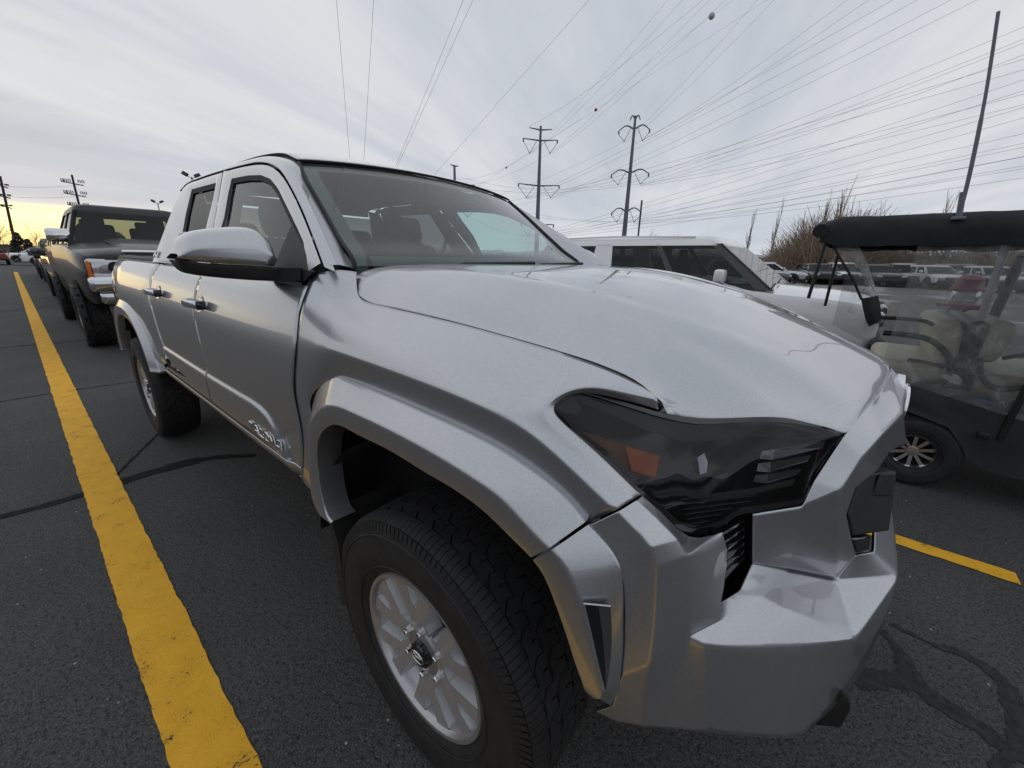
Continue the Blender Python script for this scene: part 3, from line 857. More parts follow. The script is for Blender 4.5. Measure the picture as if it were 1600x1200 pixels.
# outlines of the two upper door frames
rgx = cr(RG, 120); 
def rg_at(x): return min(rgx, key=lambda p: abs(p.x - x))
iB = min(range(120), key=lambda i: abs(rgx[i].x + 1.50))
BLX = lambda z: -1.5 - .255 * max(0, z - 1.36) / .39
iB = min(range(120), key=lambda i: abs(rgx[i].x - BLX(rgx[i].z)))
fo = [( -1.497, BZ)] + [(BLX(z) + .003, z) for z in [BZ + (rgx[iB].z - BZ) * k / 6 for k in range(1, 7)]] + [(p.x - .002, p.z - .006) for p in reversed(rgx[2:iB - 1:4])]
ro = [(CABR, BZ + .02), (CABR, 1.5), (CABR + .003, 1.66)] + [(p.x, p.z - .006) for p in reversed(rgx[iB + 2::4])] + [(BLX(rgx[iB].z) - .003, rgx[iB].z - .006), (BLX(1.5) - .003, 1.5), (-1.503, BZ)]
def frame_mesh(outer, inner, d=.0):
    O = resamp([Vector((x, 0, z)) for x, z in outer], 120); I = resamp([Vector((x, 0, z)) for x, z in inner], 120)
    rows = [[gp(p.x, p.z, d) for p in O], [gp(p.x, p.z, d + .006) for p in [o.lerp(i, .45) for o, i in zip(O, I)]], [gp(p.x, p.z, d) for p in I], [gp(p.x, p.z, d - .02) for p in I]]
    return gridf(rows)
def align(outer, inner):
    """resample outline so that it starts and ends beside the glass outline"""
    return outer
both('front_door_frame', frame_mesh(fo, front_glass), 'silver', 40)
both('rear_door_frame', frame_mesh(ro, rear_glass), 'silver', 40)
def seal(poly, w=.014, off=-.002):
    P = [Vector((x, 0, z)) for x, z in poly]; c = sum(P, Vector()) / len(P)
    Q = resamp(P, 90); n = len(Q); I = []
    for i, p in enumerate(Q):
        t = (Q[min(i + 1, n - 1)] - Q[max(i - 1, 0)]).normalized(); nn = Vector((t.z, 0, -t.x))
        if nn.dot(c - p) < 0: nn = -nn
        I.append(p + nn * w)
    return gridf([[gp(p.x, p.z, off) for p in Q], [gp(p.x, p.z, off - .004) for p in I]])
for nm, poly, mat in (('front_window', front_glass, 'glass_side'), ('rear_window', rear_glass, 'glass_privacy')):
    dp = [(p.x, p.z) for p in resamp([Vector((x, 0, z)) for x, z in poly], 60)]
    a = both(nm, poly_fill(dp, -.012), mat)
    for o, m in zip(a, (0, 1)):
        vf = seal(poly, .018 if nm[0] == 'f' else .022)
        obj('window_seal', mirror(vf) if m else vf, 'rubber', o, 50)
# belt moulding
both('belt_moulding', loft([[Vector((x, gpy(BELT(x)) - .006, BELT(x) + .012)) for x in (-.53, -.8, -1.2, -1.8, -2.38)], [Vector((x, -Yd(x, BELT(x)) - .006, BELT(x) + .006)) for x in (-.53, -.8, -1.2, -1.8, -2.38)],
                            [Vector((x, -Yd(x, BELT(x)) - .004, BELT(x) - .012)) for x in (-.53, -.8, -1.2, -1.8, -2.38)]], 30, .004), 'gloss_black', 50)
# black sail panel carrying the mirror
sail = [bgp(*q) for q in [(459, 351), (470, 375), (484, 407), (492, 424)]]
sl = [(sail[0].x - .004, sail[0].z)] + [xz(p) for p in sail[1:]] + [(sail[0].x - .035, BZ)]
both('mirror_sail', prism([gp(x, z, .004) for x, z in sl], (0, .02, 0)), 'black_plastic', 30)
# cab back wall, rear glass, inner lining
def _cbq(a): return prism(a, (.02, 0, 0))
_cbr = _cbq([(CABR + .03, -.60, 1.33), (CABR + .012, -.855, 1.33), (CABR + .03, -.665, 1.74), (CABR + .03, -.56, 1.75), (CABR + .06, -.56, 1.69)])
obj('cab_back', merge(box(CABR + .012, 0, 1.05, .02, 1.66, .56), _cbr, mirror(_cbr), box(CABR + .05, 0, 1.735, .02, 1.1, .06)), 'silver_flat', truck)
both('door_opening_seal', tube([p + Vector((-.018, .034, -.036)) for p in cr(RG, 60)], .014, 6), 'rubber', 60)
obj('back_window', gridf([[(CABR + .03, -.60, 1.33), (CABR + .03, .60, 1.33)], [(CABR + .075, -.56, 1.69), (CABR + .075, .56, 1.69)]]), 'glass_privacy', truck)
both('inner_body', merge(box(-1.55, -.86, .95, 1.9, .02, .68), box(-.20, -.70, .80, 1.0, .02, .62)), 'liner')
obj('underbody', merge(box(-2.0, 0, .52, 4.6, 1.1, .16), box(-1.5, 0, .66, 2.0, 1.72, .05), box(.0, 0, .90, .8, 1.1, .36)), 'liner', truck)
obj('headliner', gridf([[Vector((p.x - .03, p.y * .97, p.z - .03)) for p in r_] for r_ in rr[1:]]), 'interior_light', truck, 60)
# pillars inside
both('b_pillar_trim', prism([gp(x, z, -.05) for x, z in ((-1.42, 1.30), (-1.60, 1.30), (-1.78, 1.72), (-1.66, 1.72))], (0, .03, 0)), 'interior_dark')
obj('dashboard', merge(rbox(-.80, 0, 1.20, .46, 1.44, .20, .06, 4), rbox(-.93, -.37, 1.05, .22, .60, .24, .05, 3), rbox(-.88, .37, 1.27, .22, .46, .10, .04, 3), rbox(-.98, 0, .92, .16, .34, .50, .04, 3)), 'interior_dark', truck, 40)
sw = [Vector((-1.02 + .10 * math.sin(a) * .0 - .08 * math.cos(a), .38 + .185 * math.sin(a), 1.245 + .165 * math.cos(a))) for a in [2 * math.pi * k / 40 for k in range(40)]]
obj('steering_wheel', merge(tube(sw, .016, 8, loop=True), rbox(-1.01, .38, 1.235, .06, .15, .12, .03, 3), tube([(-1.02, .21, 1.25), (-1.02, .55, 1.25)], .013, 6), tube([(-1.0, .38, 1.22), (-.80, .38, 1.12)], .03, 8)), 'interior_dark', truck, 50)
def seat(x, y, w=.50):
    base = rbox(x + .25, y, .83, .52, w, .16, .05, 3)
    M1 = Matrix.Translation((x, y, .86)) @ Matrix.Rotation(R(-14), 4, 'Y')
    back = xform(rbox(0, 0, .31, .14, w * .94, .66, .06, 4), M1)
    hr = xform(merge(rbox(0.01, 0, .735, .10, .27, .17, .045, 4), tube([(0, -.06, .6), (0, -.06, .70)], .008, 6), tube([(0, .06, .6), (0, .06, .70)], .008, 6)), M1)
    return base, back, hr
for y in (-.38, .38):
    b_, k_, h_ = seat(-1.62, y)
    s_ = obj('front_seat', merge(b_, k_), 'seat_cloth', truck, 40); obj('headrest', h_, 'seat_cloth', s_, 40)
b_, k_, h_ = seat(-2.32, 0, 1.36)
s_ = obj('rear_seat', merge(b_, k_), 'seat_cloth', truck, 40)
for y in (-.42, .42):
    obj('headrest', move(xform(rbox(0, 0, .70, .10, .26, .15, .045, 4), Matrix.Translation((-2.31, 0, .84)) @ Matrix.Rotation(R(-14), 4, 'Y')), (0, y, 0)), 'seat_cloth', s_, 40)
obj('inside_mirror', merge(rbox(-1.02, 0, 1.665, .03, .24, .07, .015, 3), tube([(-1.0, 0, 1.69), (-.99, 0, 1.745)], .01, 6), rbox(-1.0, 0, 1.735, .08, .12, .04, .01)), 'interior_dark', truck, 40)
# grab strap seen through the side glass / B-post seat belt
both('seat_belt', tube([(-1.52, -.60, 1.60), (-1.56, -.57, 1.52), (-1.60, -.50, 1.30), (-1.62, -.45, 1.1)], .012, 4), 'interior_dark')

# ---- door mirror
def door_mirror():
    X0 = -.71
    top = [(277, 396), (279, 384), (284, 372), (295.6, 363), (321, 357), (351, 354), (385, 353.6), (398.5, 356), (412, 367), (420, 379), (425, 394)]
    bot = [(277, 404), (281, 405), (290, 406), (303, 408), (325, 410), (351, 412), (378, 413.5), (395, 414.3), (410, 415), (418, 415.6), (425, 416)]
    tp = [bp(u, v, x=X0 + .015) for u, v in top]; bt = [bp(u, v, x=X0 + .05) for u, v in bot]
    tp = cr(tp, 40); bt = cr(bt, 40)
    rows = []; low = []
    for k, (t, b) in enumerate(zip(tp, bt)):
        w = k / 39; h = t.z - b.z
        rec = .045 * (1 - w) ** 2.2 + .012 * sstep(.88, 1, w)         # front face sweeps back towards the outer end
        zc = b.z + h * (.42 + .10 * (1 - w))
        xf = X0 + .085 - rec
        sec = [Vector((xf - .012, b.y, b.z)), Vector((xf, b.y, b.z + h * .12)), Vector((xf + .002, b.y * .5 + t.y * .5, zc)), Vector((X0 + .035 - rec * .6, t.y, b.z + h * .90)), Vector((X0 - .015, t.y, t.z)), Vector((X0 - .06, t.y, t.z - h * .03)), Vector((X0 - .07, b.y, b.z))]
        rows.append(fillet(sec, [0, .006, .007, .03, .016, .008, 0], 5))
    cap = gridf(rows)
    bt2 = [(277, 406), (279, 412), (284, 419), (291, 425), (309, 430), (338, 433.5), (368, 436), (400, 438), (425, 439), (437, 440), (447, 440.5)]
    b2 = cr([bp(u, v, x=X0 + .03) for u, v in bt2], 40)
    bt3 = cr([bp(u, v, x=X0 + .05) for u, v in [(277, 405), (281, 406), (290, 407), (303, 409), (325, 411.5), (351, 413), (378, 414.5), (395, 415.3), (425, 417), (447, 418), (462, 419)]], 40)
    lr = []
    for k, (t, b) in enumerate(zip(bt3, b2)):
        w = k / 39; rec = .045 * (1 - w) ** 2.2
        xf = X0 + .083 - rec
        lr.append(fillet([Vector((xf - .01, t.y, t.z)), Vector((xf - .004, t.y, t.z - .004)), Vector((xf - .02, b.y, b.z)), Vector((X0 - .05, b.y, b.z)), Vector((X0 - .07, t.y, t.z))], [0, .003, .015, .015, 0], 4))
    return cap, gridf(lr)
cap, low = door_mirror()
arm = merge(prism([bp(u, v, y=-.875) for u, v in [(425, 418), (470, 419), (489, 425), (470, 446), (459, 453), (449, 449)]], (-.03, .03, 0)),
            loft([[bp(425, 418, x=-.66), bp(470, 418, y=-.88)], [bp(425, 439, x=-.66), bp(470, 442, y=-.88)], [bp(425, 439, x=-.66) + Vector((-.05, 0, 0)), bp(470, 442, y=-.88) + Vector((-.05, 0, 0))], [bp(425, 418, x=-.66) + Vector((-.05, 0, 0)), bp(470, 418, y=-.88) + Vector((-.05, 0, 0))], [bp(425, 418, x=-.66), bp(470, 418, y=-.88)]], 8, .006))
for m in (0, 1):
    f = mirror if m else (lambda q: q)
    o = obj('door_mirror', f(cap), 'silver', truck, 40)
    obj('mirror_lower_shell', f(low), 'black_plastic', o, 40)
    obj('mirror_arm', f(arm), 'black_plastic', o, 40)
    g = [p + Vector((.0, 0, 0)) for p in [Vector((-.778, -1.105, 1.40)), Vector((-.778, -.93, 1.395)), Vector((-.778, -.93, 1.46)), Vector((-.778, -1.09, 1.455))]]
    obj('mirror_glass', f((g, [(0, 1, 2, 3)])), 'chrome', o)

# ---- door handles
def handle(x, z):
    y = -Yd(x, z)
    bar = [(x + .095, y + .004, z), (x + .085, y - .026, z + .001), (x + .03, y - .042, z + .002), (x - .04, y - .042, z + .002), (x - .085, y - .03, z + .001), (x - .10, y - .004, z)]
    rows = []
    for p in cr(bar, 22):
        rows.append([p + Vector((0, c, s)) for c, s in [(-.009, -.012), (-.011, 0), (-.009, .012), (0, .016), (.009, .012), (.010, 0), (.009, -.012), (0, -.016)]])
    V, F = gridf(rows, closed_u=True); F += [tuple(range(8)), tuple(range(len(V) - 8, len(V)))]
    cup = []
    for k in range(9):
        r_ = 1 - k / 8.0
        cup.append([Vector((x - .005 + .062 * r_ * math.cos(a), -Yd(x + .062 * r_ * math.cos(a), z + .036 * r_ * math.sin(a)) - .0015 + .004 * (1 - r_), z + .036 * r_ * math.sin(a))) for a in [2 * math.pi * q / 28 for q in range(28)]])
    endc = rbox(x + .090, y - .018, z, .014, .034, .036, .004)
    return (V, F), gridf(cup, closed_u=True), endc
for hx, z, dr in ((bside(312, 474).x, bside(312, 474).z, fd), (bside(246, 456).x + .02, bside(246, 456).z, rd)):
    b_, c_, e_ = handle(hx, z)
    for m in (0, 1):
        f = mirror if m else (lambda q: q)
        o = obj('door_handle', f(b_), 'chrome', dr[m], 50)
        obj('handle_cup', f(c_), 'silver_flat', dr[m], 60); obj('handle_end', f(e_), 'gloss_black', dr[m], 30)
simple('lamp_grey', (0.035, 0.037, 0.04), 0.35)
# ---- front bumper, lamp, grille (right half traced, left half mirrored)
PL = smooth_tab([(-.96, .44), (-.93, .50), (-.90, .545), (-.86, .585), (-.79, .645), (-.71, .70), (-.62, .752), (-.52, .800), (-.42, .836), (-.30, .864), (-.15, .882), (0, .887), (.3, .864)], 120)
PU = smooth_tab([(-.60, .66), (-.52, .708), (-.45, .742), (-.36, .780), (-.25, .815), (-.15, .834), (-.08, .842), (0, .845), (.3, .80)], 90)
sh = lambda tab, d: [(a, b + d) for a, b in tab]
B = {}
def bq(k, u, v, y=None, tab=None):
    B[k] = bp(u, v, y=y) if y is not None else bcurve(u, v, tab)
for k, (u, v, y) in enumerate([(921, 821, -.931), (945, 848, -.931), (966, 879, -.931), (975, 915, -.931), (976.5, 960, -.931), (976, 1010, -.931), (972, 1056, -.931), (957, 1103, -.926)]): bq(('f', k), u, v, y)
for k, (u, v, y) in enumerate([(966.5, 799, -.927), (998, 830, -.924), (1018, 854, -.92), (1027, 885, -.915), (1025, 930, -.912), (1022, 985, -.912), (1016, 1040, -.912), (1006, 1090, -.905)]): bq(('c', k), u, v, y)
for k, (u, v, y) in enumerate([(994, 782, -.893), (1030, 814, -.882), (1058, 842, -.874), (1074, 868, -.866), (1078, 910, -.862), (1078, 960, -.860), (1077, 994, -.857), (1068, 1060, -.857)]): bq(('h', k), u, v, y)
for k, (u, v, y) in enumerate([(1004, 775, -.868), (1034, 801, -.84), (1060, 827, -.815), (1076, 838, -.79)]): bq(('i', k), u, v, y)
for k, (u, v, y) in enumerate([(1092, 840, -.77), (1115, 835.5, -.745), (1129, 832, -.725), (1136, 858, -.725), (1135, 885, -.73), (1131, 918, -.745), (1127, 942, -.76), (1128, 968, -.775)]): bq(('v', k), u, v, y)
for k, (u, v, y) in enumerate([(1100, 1005.5, -.845), (1135, 1011, -.81), (1190, 1012, -.745), (1250, 1010, -.66), (1300, 1004, -.58), (1337, 999, -.51)]): bq(('l', k), u, v, y)
for k, (u, v, y) in enumerate([(1156, 922, -.685), (1190, 933, -.66), (1226, 950, -.63), (1265, 966, -.590), (1302, 984, -.55)]): bq(('r', k), u, v, y)
bq('g0', 931, 1112, -.926); bq('g1', 962, 1127, -.915); bq('g2', 1003, 1135, -.895); bq('g3', 1062, 1140, -.848)
for k, (u, v, y) in enumerate([(1110, 1145, -.81), (1172, 1151, -.74), (1225, 1154, -.67), (1256, 1147, -.61)]): bq(('m', k), u, v, y)
for k, (u, v, y) in enumerate([(1297, 1105, -.53), (1322, 1072, -.455), (1347, 1032, -.39), (1385, 965, -.31), (1405, 902, -.26)]): bq(('s', k), u, v, y)
bq('q0', 1176, 880, -.60); bq('q1', 1232, 891, -.50); bq('q2', 1305, 906, -.40); bq('q3', 1337, 868, -.37); bq('q4', 1366, 862, -.29)
B['xc'] = Vector((.905, 0, B['s', 4].z)); B['qc'] = Vector((.85, 0, B['q4'].z)); B['sc'] = Vector((.90, 0, B['s', 3].z))
bq('n0', 1176, 803, -.61); bq('n1', 1254, 791, -.543); bq('n2', 1272, 752, -.524); bq('n3', 1314, 766, -.51); bq('h5', 1319, 681, -.468)
bq('w1', 1347, 714, -.462); bq('w2', 1380, 677, -.375); bq('w3', 1411, 643, -.24)
for k, (u, v, y) in enumerate([(1342, 650, -.39), (1362, 628, -.31), (1378, 607, -.20), (1391, 581, -.05)]): bq(('t', k), u, v, y)
B['wc'] = Vector((.846, 0, B['w3'].z + .002)); B['tc'] = Vector((.800, 0, B['t', 3].z + .002))
INP = sh(PU, -.035)
bq('k1', 1330, 841, -.40); bq('k2', 1322, 805, -.44); bq('k3', 1337, 762, -.44); bq('k4', 1371, 735, -.37); bq('k5', 1392, 704, -.30); bq('k6', 1418, 693, -.16)
B['kc'] = Vector((.82, 0, B['k6'].z))
keys = list(B); KI = {k: i for i, k in enumerate(keys)}
def faces(*fs): return [tuple(KI[k] for k in f) for f in fs]
f_, c_, h_, i_, v_, l_, r_, m_ = (lambda n: (lambda k: (n, k)))('f'), (lambda k: ('c', k)), (lambda k: ('h', k)), (lambda k: ('i', k)), (lambda k: ('v', k)), (lambda k: ('l', k)), (lambda k: ('r', k)), (lambda k: ('m', k))
BF = []
for k in range(7): BF += [(f_(k), c_(k), c_(k + 1), f_(k + 1)), (c_(k), h_(k), h_(k + 1), c_(k + 1))]
for k in range(3): BF.append((h_(k), i_(k), i_(k + 1), h_(k + 1)))
BF += [(h_(3), i_(3), v_(0), v_(1)), (h_(3), v_(1), v_(2), v_(3)), (h_(3), v_(3), v_(4), h_(4)), (h_(4), v_(4), v_(5), v_(6)), (h_(4), v_(6), v_(7), h_(5))]
BF += [(h_(5), v_(7), h_(6)), (h_(6), v_(7), l_(0)), (v_(7), l_(1), l_(0)), (v_(7), r_(2), l_(2), l_(1)), (v_(6), r_(0), r_(1), v_(7)), (v_(7), r_(1), r_(2)), (r_(2), r_(3), l_(3), l_(2)), (r_(3), r_(4), l_(4), l_(3)), (r_(4), l_(5), l_(4))]
BF += [(f_(7), c_(7), 'g2', 'g1'), (f_(7), 'g1', 'g0'), (c_(7), h_(7), 'g3', 'g2'), (h_(6), l_(0), m_(0), h_(7)), (h_(7), m_(0), 'g3'), (l_(0), l_(1), m_(0)), (l_(1), l_(2), m_(1), m_(0)), (l_(2), l_(3), m_(2), m_(1)), (l_(3), m_(3), m_(2)), (l_(3), l_(4), ('s', 0), m_(3)), (l_(4), l_(5), ('s', 1), ('s', 0)), (l_(5), ('s', 2), ('s', 1)), (l_(5), ('s', 3), ('s', 2))]
BF += [(r_(0), r_(1), 'q1', 'q0'), (r_(1), r_(2), r_(3), 'q1'), (r_(3), r_(4), 'q2', 'q1'), (r_(4), l_(5), 'q2'), ('q2', l_(5), ('s', 4)), (l_(5), ('s', 3), ('s', 4)), ('q2', ('s', 4), 'q4', 'q3'), (('s', 4), 'xc', 'qc', 'q4'), (('s', 3), 'sc', 'xc', ('s', 4))]
BV = [B[k] for k in keys]
half = (BV, faces(*BF))
def tidy(vf): return vf
def cage2(name, vf, mat, ang=9, cr_=.93, levels=4):
    me = bpy.data.meshes.new(name); me.from_pydata([tuple(v) for v in vf[0]], [], vf[1])
    bm = bmesh.new(); bm.from_mesh(me)
    bmesh.ops.remove_doubles(bm, verts=bm.verts, dist=1e-4)
    bmesh.ops.delete(bm, geom=[v for v in bm.verts if not v.link_faces], context='VERTS')
    bmesh.ops.recalc_face_normals(bm, faces=bm.faces)
    lay = bm.edges.layers.float.new('crease_edge')
    for e in bm.edges:
        if len(e.link_faces) == 2:
            t = e.calc_face_angle(0)
            e[lay] = cr_ if t > R(ang) else (cr_ * .55 if t > R(ang * .55) else 0)
        else: e[lay] = 0.35
    vl_ = bm.verts.layers.float.new('crease_vert')
    for v in bm.verts:
        if any(len(e.link_faces) == 1 for e in v.link_edges): v[vl_] = 0.8
    for f in bm.faces: f.smooth = True
    bm.to_mesh(me); bm.free()
    o = bpy.data.objects.new(name, me); COL.objects.link(o); o.parent = truck
    me.materials.append(MAT[mat]); me.materials.append(MAT['seam'])
    for m in (SUB(levels), SOL(.006, -1)):
        mod = o.modifiers.new(m[0], m[0])
        for k, v in m[1].items(): setattr(mod, k, v)
    return o
bmp = cage2('front_bumper', merge(half, mirror(half)), 'silver')
SF = [('q0', 'q1', 'n1', 'n0'), ('q1', 'q2', 'n3', 'n1'), ('n1', 'n3', 'n2'), ('q2', 'q3', 'k1', 'n3'), ('n3', 'k1', 'k2'), ('n2', 'n3', 'w1', 'h5'), ('h5', 'w1', 'w2', ('t', 0)), (('t', 0), 'w2', ('t', 1)), (('t', 1), 'w2', 'w3', ('t', 2)), (('t', 2), 'w3', ('t', 3)), (('t', 3), 'w3', 'wc', 'tc'),
      ('n3', 'k2', 'k3'), ('n3', 'k3', 'w1'), ('w1', 'k3', 'k4'), ('w1', 'k4', 'k5', 'w2'), ('w2', 'k5', 'k6', 'w3'), ('w3', 'k6', 'kc', 'wc')]
half2 = (BV, faces(*SF))
gs = cage2('grille_surround', merge(half2, mirror(half2)), 'silver')
# dark backing under the hood edge and behind the bumper openings
obj('radiator_support', merge(prism([(.42, -.66, 1.08), (.52, -.56, 1.06), (.62, -.42, 1.05), (.70, 0, 1.06), (.62, .42, 1.05), (.52, .56, 1.06), (.42, .66, 1.08), (.35, .5, 1.08), (.35, -.5, 1.08)], (0, 0, -.45)),
      box(.60, 0, .62, .2, 1.0, .16)), 'liner', truck)
both('bumper_backing', prism([(.47, -.86, .70), (.55, -.80, .68), (.64, -.66, .64), (.60, -.5, .62), (.42, -.6, .7)], (0, 0, .08)), 'liner')
# corner vent with louvres
for m in (0, 1):
    f = mirror if m else (lambda q: q)
    ve = [B['v', 2], B['v', 4], B['v', 6], B['r', 0], B['q0'], B['n0']]
    c = sum(ve, Vector()) / 6
    back = prism([p + Vector((-.05, .02, 0)) for p in ve], (-.02, .02, 0))
    vn = obj('corner_vent', f(back), 'liner', truck)
    for k in range(6):
        w = .12 + .15 * k
        a = B['v', 2].lerp(B['v', 6], w) + Vector((-.008, .014, 0)); b = B['n0'].lerp(B['q0'], w) + Vector((-.012, -.01, 0))
        a2, b2 = a + Vector((-.035, .012, .012)), b + Vector((-.035, 0, .012))
        obj('louvre', f(prism([a, b, b2, a2], (0, 0, -.006))), 'gloss_black', vn)
# lower valance
vs = [B['m', 3], B['s', 0], B['s', 1], B['s', 2], B['s', 3]]
vl = [p + Vector((-.012, .004, .012)) for p in vs]
vl2 = [bp(u, v, y=y) for u, v, y in [(1258, 1150, -.605), (1300, 1112, -.525), (1329, 1083, -.455), (1356, 1037, -.395), (1384, 975, -.325)]]
vl3 = [p + Vector((-.10, .02, -.02)) for p in vl2]
both('valance', loftu([vl, vl2, vl3], 5, .006), 'black_plastic', 40)
_vf = [bp(u, v, y=-.50) for u, v in [(1290, 1105), (1331, 1090), (1332, 1112), (1316, 1139), (1272, 1135)]]
both('valance_foot', prism(_vf, (-.08, .05, .0)), 'black_plastic', 30, [BEV(.006)])
# grille: recessed panel with cells, bars and lettering plate
gr = obj('grille', merge(box(.715, 0, .90, .02, .70, .34), *[tube([(.72, -.34, .76 + .035 * k), (.755, 0, .76 + .035 * k), (.72, .34, .76 + .035 * k)], .006, 5) for k in range(8)], *[tube([(.755 - .3 * y * y, y, .75), (.755 - .3 * y * y, y, 1.02)], .004, 4) for y in [-.32 + .04 * k for k in range(17)]]), 'gloss_black', truck, 40)
def ring2(rx, rz, c, t, n=36):
    return tube([Vector((c[0], c[1] + rx * math.cos(a), c[2] + rz * math.sin(a))) for a in [2 * math.pi * k / n for k in range(n)]], t, 6, loop=True)
EZ = bp(1429, 636, y=0).z
obj('emblem', merge(ring2(.080, .052, (.838, 0, EZ), .007), ring2(.030, .052, (.838, 0, EZ), .006), ring2(.062, .022, (.838, 0, EZ + .026), .006), move(lathe([(0.0, .815), (.080, .815), (.080, .830), (0, .831)], 32, 'x'), (0, 0, EZ))), 'chrome', truck, 50).location = (0, 0, 0)
# tow hook block and fog lamp trim inside the opening
def oq(u, v, y): return bp(u, v, y=y)
both('grille_block', merge(prism([oq(1348, 742, -.34), oq(1402, 737, -.24), oq(1390, 830, -.27), oq(1332, 838, -.385), oq(1327, 805, -.40)], (-.06, .02, 0)),
      prism([oq(1371, 741, -.30) , oq(1393, 739, -.262), oq(1387, 775, -.268), oq(1358, 776, -.318)], (.006, -.003, .004))), 'black_plastic', 30, [BEV(.004)])
both('fog_lamp', merge(prism([oq(1332, 842, -.385), oq(1362, 838, -.315), oq(1358, 862, -.325), oq(1340, 866, -.37)], (-.05, .01, 0))), 'gloss_black', 30, [BEV(.004)])

# ---- headlamp
htop = [(861, 637, -.905), (864, 628, -.899), (876, 618, -.888), (890, 612.5, -.875), (904, 610, -.864), (950, 621, -.829), (995, 634, -.797), (1030, 643.5, -.765), (1085, 653, -.712), (1130, 653.5, -.662), (1197, 651.5, -.600), (1222, 652.5, -.573), (1240, 655, -.553), (1265, 661, -.528), (1300, 670, -.497), (1318, 679, -.476)]
hbot = [(861, 637, -.905), (866, 650, -.902), (895, 675, -.899), (937, 711.5, -.889), (975, 748, -.875), (1002, 774, -.862), (1043, 808, -.822), (1066, 830, -.790), (1084, 838, -.770), (1110, 830, -.735), (1135, 818, -.708), (1152, 806, -.685), (1180, 801, -.640), (1230, 791.5, -.572), (1255, 786, -.545), (1272, 750, -.522), (1298, 708, -.495), (1318, 682, -.477)]
N = 60
ht, hb = cr([bp(u, v, y=y) for u, v, y in htop], N), cr([bp(u, v, y=y) for u, v, y in hbot], N)
def lampsurf(s, t, off):
    i = s * (N - 1); k = min(int(i), N - 2); w = i - k
    a, b = ht[k].lerp(ht[k + 1], w), hb[k].lerp(hb[k + 1], w)
    p = a.lerp(b, t)
    bul = 4 * t * (1 - t)
    n = Vector((.72, -.60, .32)).normalized()
    return p + n * (.016 * bul * math.sin(math.pi * s) ** .6 + off)
for m in (0, 1):
    f = mirror if m else (lambda q: q)
    hl = obj('headlamp', f(gridf([[lampsurf(j / 60, .02 + .96 * i / 16, -.004) for j in range(61)] for i in range(17)], flip=True)), 'glass_lamp', truck, 60)
    # black bezel round the lens
    def edge(c, o_, d): return [p + Vector(d) for p in c]
    rim = []
    for j in range(61):
        s = j / 60
        rim.append([lampsurf(s, 0, -.012), lampsurf(s, .0, -.001), lampsurf(s, .05, -.002), lampsurf(s, .06, -.012)])
    rim2 = []
    for j in range(61):
        s = j / 60
        rim2.append([lampsurf(s, 1, -.012), lampsurf(s, 1, -.001), lampsurf(s, .94, -.002), lampsurf(s, .925, -.012)])
    obj('lamp_bezel', f(merge(gridf(rim), gridf(rim2, flip=True))), 'gloss_black', hl, 60)
    obj('lamp_housing', f(gridf([[lampsurf(.03 + .94 * j / 40, .04 + .92 * i / 10, -.08 - .02 * math.sin(math.pi * i / 10)) for j in range(41)] for i in range(11)])), 'gloss_black', hl, 60)
    # upper reflector shelf (grey) and amber side reflector, its unlit and lit parts told apart by colour
    shelf = [[lampsurf(.10 + .80 * j / 30, .06 + .16 * i / 3, -.018 - .012 * i / 3) for j in range(31)] for i in range(4)]
    obj('lamp_shelf', f(gridf(shelf)), 'lamp_grey', hl, 60)
    def lq(u, v, d=.03):      # pixel on the lens, pushed a little inside
        best = None
        for si in range(81):
            for ti in range(41):
                p = lampsurf(si / 80, ti / 40, 0); q = p - CAM_C
                a = q.dot(_r) / q.dot(_f) * CAM_F + 800; b = 600 - q.dot(_u) / q.dot(_f) * CAM_F
                e = (a - u) ** 2 + (b - v) ** 2
                if best is None or e < best[0]: best = (e, p)
        p = best[1]; depth = (p - CAM_C).dot(_f)
        return CAM_C + ray(u, v) * (depth + d)
    if m == 0:
        amb = [lq(u, v, .022) for u, v in [(909, 674), (935, 682), (975, 694), (1033, 711), (1028, 748), (985, 738), (965, 720), (950, 704), (925, 687)]]
        amb2 = [lq(u, v, .018) for u, v in [(977, 697), (1030, 712), (1025, 746), (987, 736)]]  # lit right part, painted as a brighter amber over the dark one
        bars = []
        for (x0, y0, x1, y1, hh) in ((1190, 705, 1290, 690, 13), (1185, 724, 1268, 711, 13), (1180, 743, 1252, 733, 11)):
            blk = [lq(x0, y0, .015), lq(x0 + 20, y0 - 2, .012), lq(x0 + 18, y0 + hh + 1, .012), lq(x0 - 3, y0 + hh - 1, .015)]
            bar = [lq(x0 + 20, y0 - 2, .012), lq(x1, y1, .016), lq(x1 - 6, y1 + hh * .75, .016), lq(x0 + 18, y0 + hh + 1, .012)]
            top = [lq(x0, y0, .015), lq(x0 + 20, y0 - 2, .012), lq(x1, y1, .016), lq(x1 - 16, y1 - 2.5, .03)]
            low = [lq(x0 + 18, y0 + hh - 1, .0118), lq(x1 - 6, y1 + hh * .75 - 1.5, .0158), lq(x1 - 6, y1 + hh * .75, .0158), lq(x0 + 18, y0 + hh + 1, .0118)]
            bars.append((blk, bar, top, low))
        ribs = []
        for k in range(7):
            y0 = 775 + 7.5 * k
            ribs.append([lq(1062 + 3 * k, y0 + 6, .02), lq(1100 + 2 * k, y0 + 1, .018), lq(1190 - 9 * k, y0 - 9 + k, .018)])
        strip = [[lq(1058, 770, .025), lq(1100, 783, .022), lq(1180, 772, .022), lq(1240, 758, .025)], [lq(1060, 760, .03), lq(1100, 773, .03), lq(1180, 762, .03), lq(1242, 748, .03)]]
        pod = [lq(u, v, .02) for u, v in [(1090, 715), (1100, 708), (1106, 722), (1104, 738), (1094, 742), (1092, 730)]]
    ar_ = obj('amber_reflector', f((amb, [tuple(range(len(amb)))])), 'amber_unlit', hl)
